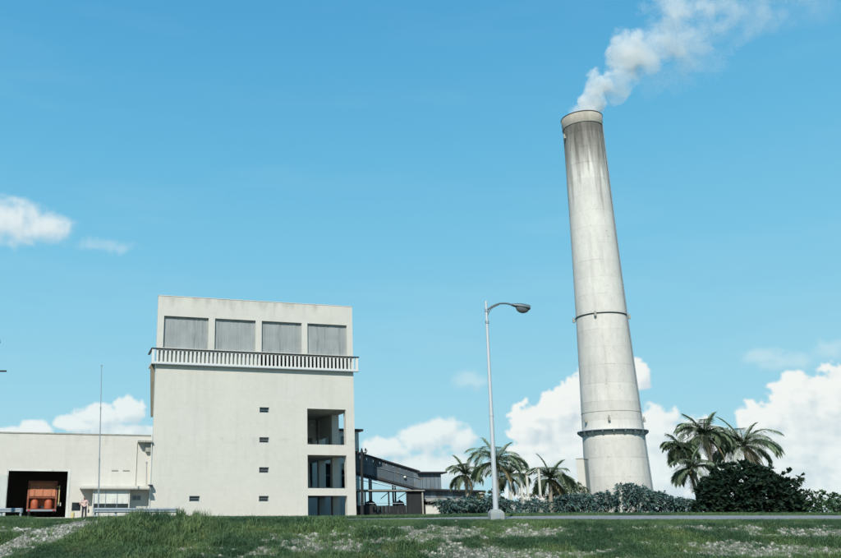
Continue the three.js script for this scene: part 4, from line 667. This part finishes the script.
const fronds = {
  long: [frondGeo(1, 3.3, 1.05, 1.7, 1.3, 0.72, G1), frondGeo(2, 3.2, 0.7, 1.9, 1.2, 0.75, G1), frondGeo(3, 3.0, 0.15, 1.5, 1.1, 0.7, G2), frondGeo(4, 2.9, 1.3, 0.7, 1.6, 0.65, G1), frondGeo(5, 2.5, -0.6, 0.9, 1, 0.6, G3)],
  mid: [frondGeo(11, 2.3, 1.0, 1.7, 1.3, 0.6, G1), frondGeo(12, 2.3, 0.6, 2.0, 1.1, 0.62, G2), frondGeo(13, 2.1, 0.1, 1.6, 1.0, 0.6, G2), frondGeo(14, 2.1, 1.3, 0.7, 1.6, 0.55, G1), frondGeo(15, 1.9, -0.7, 0.8, 1, 0.5, G3)],
  short: [frondGeo(21, 1.5, 1.0, 1.9, 1.2, 0.55, G2), frondGeo(22, 1.5, 0.6, 2.1, 1.1, 0.55, G2), frondGeo(23, 1.4, 0.1, 1.7, 1.0, 0.55, G2), frondGeo(24, 1.4, 1.3, 0.9, 1.4, 0.5, G1), frondGeo(25, 1.3, -0.6, 1.0, 1, 0.5, G3)],
};
function palm(label, [x, z], h, lean, kind, n, seed, r = 0.16, scale = 1) {
  const R = rng(seed), y0 = height(x, z), t = thing('palm_tree', label, 'palm', [x, y0, z], 0, 'palms around the chimney');
  const top = V(lean[0], h, lean[1]), N = 18, P = [], I = [];
  for (let i = 0; i <= N; i++) { const u = i / N, cx = top.x * u * u, cz = top.z * u * u, rr = (r * (1.25 - 0.45 * u) + (u < 0.06 ? 0.12 : 0)) * (i % 2 ? 1.06 : 0.96); for (let k = 0; k < 10; k++) { const a = k / 10 * Math.PI * 2; P.push(cx + Math.cos(a) * rr, -0.25 + (h + 0.25) * u, cz + Math.sin(a) * rr); } }
  for (let i = 0; i < N; i++) for (let k = 0; k < 10; k++) { const a = i * 10 + k, b = i * 10 + (k + 1) % 10; I.push(a, a + 10, b, b, a + 10, b + 10); }
  const g = new THREE.BufferGeometry(); g.setAttribute('position', new THREE.Float32BufferAttribute(P, 3)); g.setIndex(I); g.computeVertexNormals(); part('trunk', muv(g), M.trunk, t);
  const nuts = []; for (let i = 0; i < 6; i++) { const a = R() * 6.28; nuts.push(new THREE.SphereGeometry(0.13, 8, 6).scale(1, 1.2, 1).translate(top.x + Math.cos(a) * 0.24, h - 0.2 - R() * 0.15, top.z + Math.sin(a) * 0.24)); } part('fruit', nuts, std(lin(0.16, 0.13, 0.05), 0.7), t);
  for (let i = 0; i < n; i++) { const order = [0, 1, 0, 1, 2, 1, 2, 0, 4, 0], v = i < 2 ? 3 : order[i % 10]; const m = part('frond', fronds[kind][v], M.leaf, t, [top.x, h - 0.05 + R() * 0.12, top.z]); m.rotation.set((R() - 0.5) * 0.3, i * 2.39996 + R() * 0.5, (R() - 0.5) * 0.35); m.rotation.order = 'YXZ'; m.scale.setScalar(scale * (0.85 + R() * 0.3)); }
}
palm('palm directly behind the street lamp post', [17.3, -72], 4.3, [0.15, 0], 'long', 28, 101, 0.17, 0.85);
palm('small palm left of the street lamp, above the shed roof', [16.6, -80], 3.7, [-0.1, 0], 'mid', 24, 102, 0.14, 0.85);
palm('palm midway between the gantry and the chimney', [22.4, -74.5], 3.0, [0.1, 0], 'mid', 26, 103, 0.17, 1.0);
palm('low palm partly hidden behind the gantry posts', [19.8, -77.5], 3.4, [0.1, 0], 'mid', 24, 104, 0.15, 0.9);
palm('slender palm with a tufted crown, leftmost at the right of the chimney', [33.7, -72], 5.2, [-1.0, 0], 'short', 34, 105, 0.13, 1.0);
palm('tallest palm right of the chimney', [37.2, -76], 6.6, [-0.4, 0], 'mid', 34, 106, 0.17, 1.15);
palm('wide feathery palm above the dark tree', [41.4, -78], 5.9, [-0.3, 0], 'long', 32, 107, 0.17, 1.0);
palm('low drooping palm beneath the slender palm', [33.5, -70.5], 3.5, [-0.75, 0], 'mid', 16, 108, 0.15, 0.95);

// ------------------------------------------------------------------ grass and rubble on the bank (nobody could count it)
{
  const tuft = (seed, n, hgt, spread, w) => { const R = rng(seed), s = soup(); for (let i = 0; i < n; i++) { const a = R() * 6.283, r = spread * Math.sqrt(R()), x = Math.cos(a) * r, z = Math.sin(a) * r, b = R() * 6.283, l = hgt * (0.55 + 0.65 * R()), bend = 0.25 + 0.6 * R(), dx = Math.cos(b) * bend * l, dz = Math.sin(b) * bend * l, sx = -Math.sin(b) * w, sz = Math.cos(b) * w, k = 0.8 + 0.4 * R(), c = [k * (0.9 + 0.25 * R()), k, k * 0.95]; const p = [x, 0, z], m = [x + dx * 0.35, l * 0.6, z + dz * 0.35], e = [x + dx, l * (1 - bend * 0.35), z + dz]; tri(s, [p[0] - sx, -0.04, p[2] - sz], [p[0] + sx, -0.04, p[2] + sz], [m[0] + sx * 0.8, m[1], m[2] + sz * 0.8], c); tri(s, [p[0] - sx, -0.04, p[2] - sz], [m[0] + sx * 0.8, m[1], m[2] + sz * 0.8], [m[0] - sx * 0.8, m[1], m[2] - sz * 0.8], c); tri(s, [m[0] - sx * 0.8, m[1], m[2] - sz * 0.8], [m[0] + sx * 0.8, m[1], m[2] + sz * 0.8], e, c); } return build(s); };
  const grassMat = new THREE.MeshPhysicalMaterial({ color: lin(1, 1, 1), roughness: 0.8, transmission: 0.25, thickness: 0, vertexColors: true, side: THREE.DoubleSide, specularIntensity: 0.5 });
  const kinds = [[tuft(1, 14, 0.26, 0.16, 0.010), []], [tuft(2, 16, 0.2, 0.2, 0.009), []], [tuft(3, 12, 0.36, 0.14, 0.011), []], [tuft(4, 18, 0.62, 0.18, 0.013), []]];
  const R = rng(900), m4 = new THREE.Matrix4(), q = new THREE.Quaternion(), e = new THREE.Euler(), sc = new THREE.Vector3(), ps = new THREE.Vector3();
  const put = (k, x, d, s, col) => { const z = -d; e.set((R() - 0.5) * 0.3, R() * 6.283, (R() - 0.5) * 0.3); q.setFromEuler(e); sc.set(s, s * (0.8 + R() * 0.4), s); ps.set(x, height(x, z), z); m4.compose(ps, q, sc); kinds[k][1].push([m4.clone(), col]); };
  const colour = (x, d) => { const n = sstep(0.3, 0.7, fbm(x * 0.5 + 40, d * 0.5, 3)), f = R(); const dry = sstep(0.6, 0.85, fbm(x * 1.1 + 9, d * 1.1, 3)) * 0.7; const k = 0.75 + 0.5 * f; return lin(lerp(0.05, 0.125, n) * k + dry * 0.10, lerp(0.115, 0.205, n) * k + dry * 0.08, lerp(0.055, 0.08, n) * k + dry * 0.03); };
  for (let i = 0; i < 120000; i++) {
    const d = 33 + 13.3 * R(), x = lerp(-0.40 * d - 1, 0.70 * d + 1, R()), b = bare(x, d);
    if (R() < Math.pow(b, 0.75) * 0.96) continue;
    const edge = d > 43 && x > 3 ? 0.42 : d > 44.5 ? 0.5 : d > 41 && x < -8.5 ? 0.55 : 1, lush = fbm(x * 0.4 + 70, d * 0.35, 3);
    const k = lush > 0.56 && x < 6 && d < 44 ? (R() < 0.45 ? 2 : 0) : (R() < 0.5 ? 0 : 1);
    put(k, x, d, (0.6 + 0.55 * R()) * edge * lerp(1, 0.6, b) * (0.75 + 0.6 * lush), colour(x, d));
  }
  for (let i = 0; i < 900; i++) { const d = 39 + 6 * R(), x = -6.2 + 3.6 * (R() + R() + R() - 1.5); if (fbm(x * 1.2, d * 0.4, 2) > 0.5) put(3, x, d, 0.6 + 0.5 * R(), colour(x, d)); }      // taller weeds on the crest
  for (let i = 0; i < 700; i++) { const d = 34 + 9 * R(), x = lerp(-9, 20, R()); if (fbm(x * 0.7 + 3, d * 0.7, 2) > 0.62 && bare(x, d) < 0.4) put(3, x, d, 0.45 + 0.35 * R(), colour(x, d)); }
  for (let i = 0; i < 46000; i++) { const d = 54.2 + 12 * Math.pow(R(), 1.2), x = lerp(-0.4 * d, 0.72 * d, R()); if (x < -12.5 && x > -18.5) continue; put(R() < 0.5 ? 0 : 1, x, d, 0.5 + 0.4 * R(), colour(x, d)); }
  kinds.forEach(([g, list], i) => { const im = new THREE.InstancedMesh(g, grassMat, list.length); list.forEach(([m, c], j) => { im.setMatrixAt(j, m); im.setColorAt(j, c); }); im.name = ['grass', 'grass_001', 'grass_002', 'weeds'][i]; tag(im, ['medium green grass tufts over the bank', 'short green grass between the stones', 'lush longer grass on the left of the bank', 'tall loose weeds along the crest of the bank'][i], 'grass', null, 'stuff'); scene.add(im); });
  // limestone rubble
  const stone = (seed) => { const g = new THREE.IcosahedronGeometry(1, 1), p = g.attributes.position; for (let i = 0; i < p.count; i++) { const k = 0.7 + 0.55 * noise3(p.getX(i) * 1.6 + seed, p.getY(i) * 1.6, p.getZ(i) * 1.6); p.setXYZ(i, p.getX(i) * k, p.getY(i) * k * 0.6, p.getZ(i) * k); } g.computeVertexNormals(); return g; };
  for (let v = 0; v < 2; v++) {
    const list = []; let tries = 0;
    while (list.length < 9000 && tries++ < 400000) { const d = 33 + 12 * R(), x = lerp(-0.40 * d - 1, 0.70 * d + 1, R()), b = bare(x, d); if (R() > b * b * 0.9 + 0.012) continue; const s = 0.015 + 0.07 * Math.pow(R(), 4); e.set(R(), R() * 6.283, R()); q.setFromEuler(e); sc.set(s * (0.8 + R() * 0.5), s, s); ps.set(x, height(x, -d) + s * 0.15, -d); const k = 0.17 + 0.2 * R(); list.push([new THREE.Matrix4().compose(ps, q, sc), lin(k * 1.02, k, k * 0.86)]); }
    const im = new THREE.InstancedMesh(stone(v * 7 + 1), std(lin(1, 1, 1), 0.95), list.length); list.forEach(([m, c], j) => { im.setMatrixAt(j, m); im.setColorAt(j, c); }); im.name = v ? 'gravel_001' : 'gravel'; tag(im, v ? 'angular pale limestone chips scattered in the bare patches' : 'pale limestone rubble showing through the grass of the bank', 'gravel', null, 'stuff'); scene.add(im);
  }
}

// ------------------------------------------------------------------ smoke: a drifting cloud of fine white flecks
{
  const R = rng(4242), puffs = [  // x, y, z, radius, density
    [41.9, 55.4, -110, 1.9, 1.6], [43.0, 57.2, -110, 2.0, 1.6], [44.4, 60.0, -110, 2.2, 1.5], [46.6, 60.0, -110.5, 2.4, 1.0], [48.2, 61.6, -111, 2.4, 0.7], [49.3, 64.4, -111, 2.6, 1.2], [49.4, 67.2, -111, 2.3, 1.2], [51.8, 64.6, -112, 2.7, 0.8], [54.0, 66.8, -112, 3.2, 0.75], [56.0, 69.6, -112, 3.8, 0.8],
    [58.5, 67.4, -113, 3.4, 0.55], [60.5, 71.0, -113, 4.4, 0.75], [57.0, 63.2, -113, 3.2, 0.26], [53.0, 61.2, -112, 2.8, 0.24], [61.5, 64.6, -113, 3.0, 0.26], [65.5, 71.5, -113, 4.2, 0.5], [70, 73.6, -114, 4.2, 0.42], [75, 75.2, -114, 4.4, 0.3], [80, 77.2, -115, 4.6, 0.25], [58, 75, -113, 4.2, 0.8], [65, 77, -113, 5, 0.6], [72, 79, -114, 5, 0.4]];
  const list = []; const m4 = new THREE.Matrix4(), q = new THREE.Quaternion(), e = new THREE.Euler(), sc = new THREE.Vector3(), ps = new THREE.Vector3();
  for (const [x, y0, z, r, dn] of puffs) {
    const y = y0 - 1.1, N = Math.round(126000 * dn * r * r / 4);
    for (let i = 0; i < N; i++) {
      const u = V(R() * 2 - 1, R() * 2 - 1, R() * 2 - 1), l = u.length(); if (l > 1) continue;
      ps.set(x + u.x * r * 1.25, y + u.y * r * 1.25, z + u.z * r * 1.25);
      if (ps.y < 53.6 && Math.hypot(ps.x - 41.6, ps.z + 110) > 2.15) continue;
      const n = fbm3(ps.x * 0.45, ps.y * 0.45, ps.z * 0.45, 4); if (R() > sstep(0.28 + 0.36 * l * l, 0.46 + 0.36 * l * l, n)) continue;
      const s = (0.009 + 0.006 * R()) * (dn > 1.1 ? 1.45 : dn > 0.6 ? 1.2 : 1); e.set(R() * 6.28, R() * 6.28, R() * 6.28); q.setFromEuler(e); sc.setScalar(s); list.push(m4.clone().compose(ps, q, sc));
    }
  }
  const im = new THREE.InstancedMesh(new THREE.TetrahedronGeometry(1), new THREE.MeshPhysicalMaterial({ color: lin(0.985, 0.985, 0.98), roughness: 1, transmission: 0.5, thickness: 0 }), list.length);
  list.forEach((m, i) => im.setMatrixAt(i, m)); im.name = 'smoke'; tag(im, 'thin white smoke drifting to the upper right from the chimney', 'smoke', null, 'stuff'); scene.add(im);
  console.log('smoke flecks', list.length);
}

scene.traverse((o) => { if (o.isMesh) { o.castShadow = true; o.receiveShadow = true; } });
renderer.render(scene, camera);
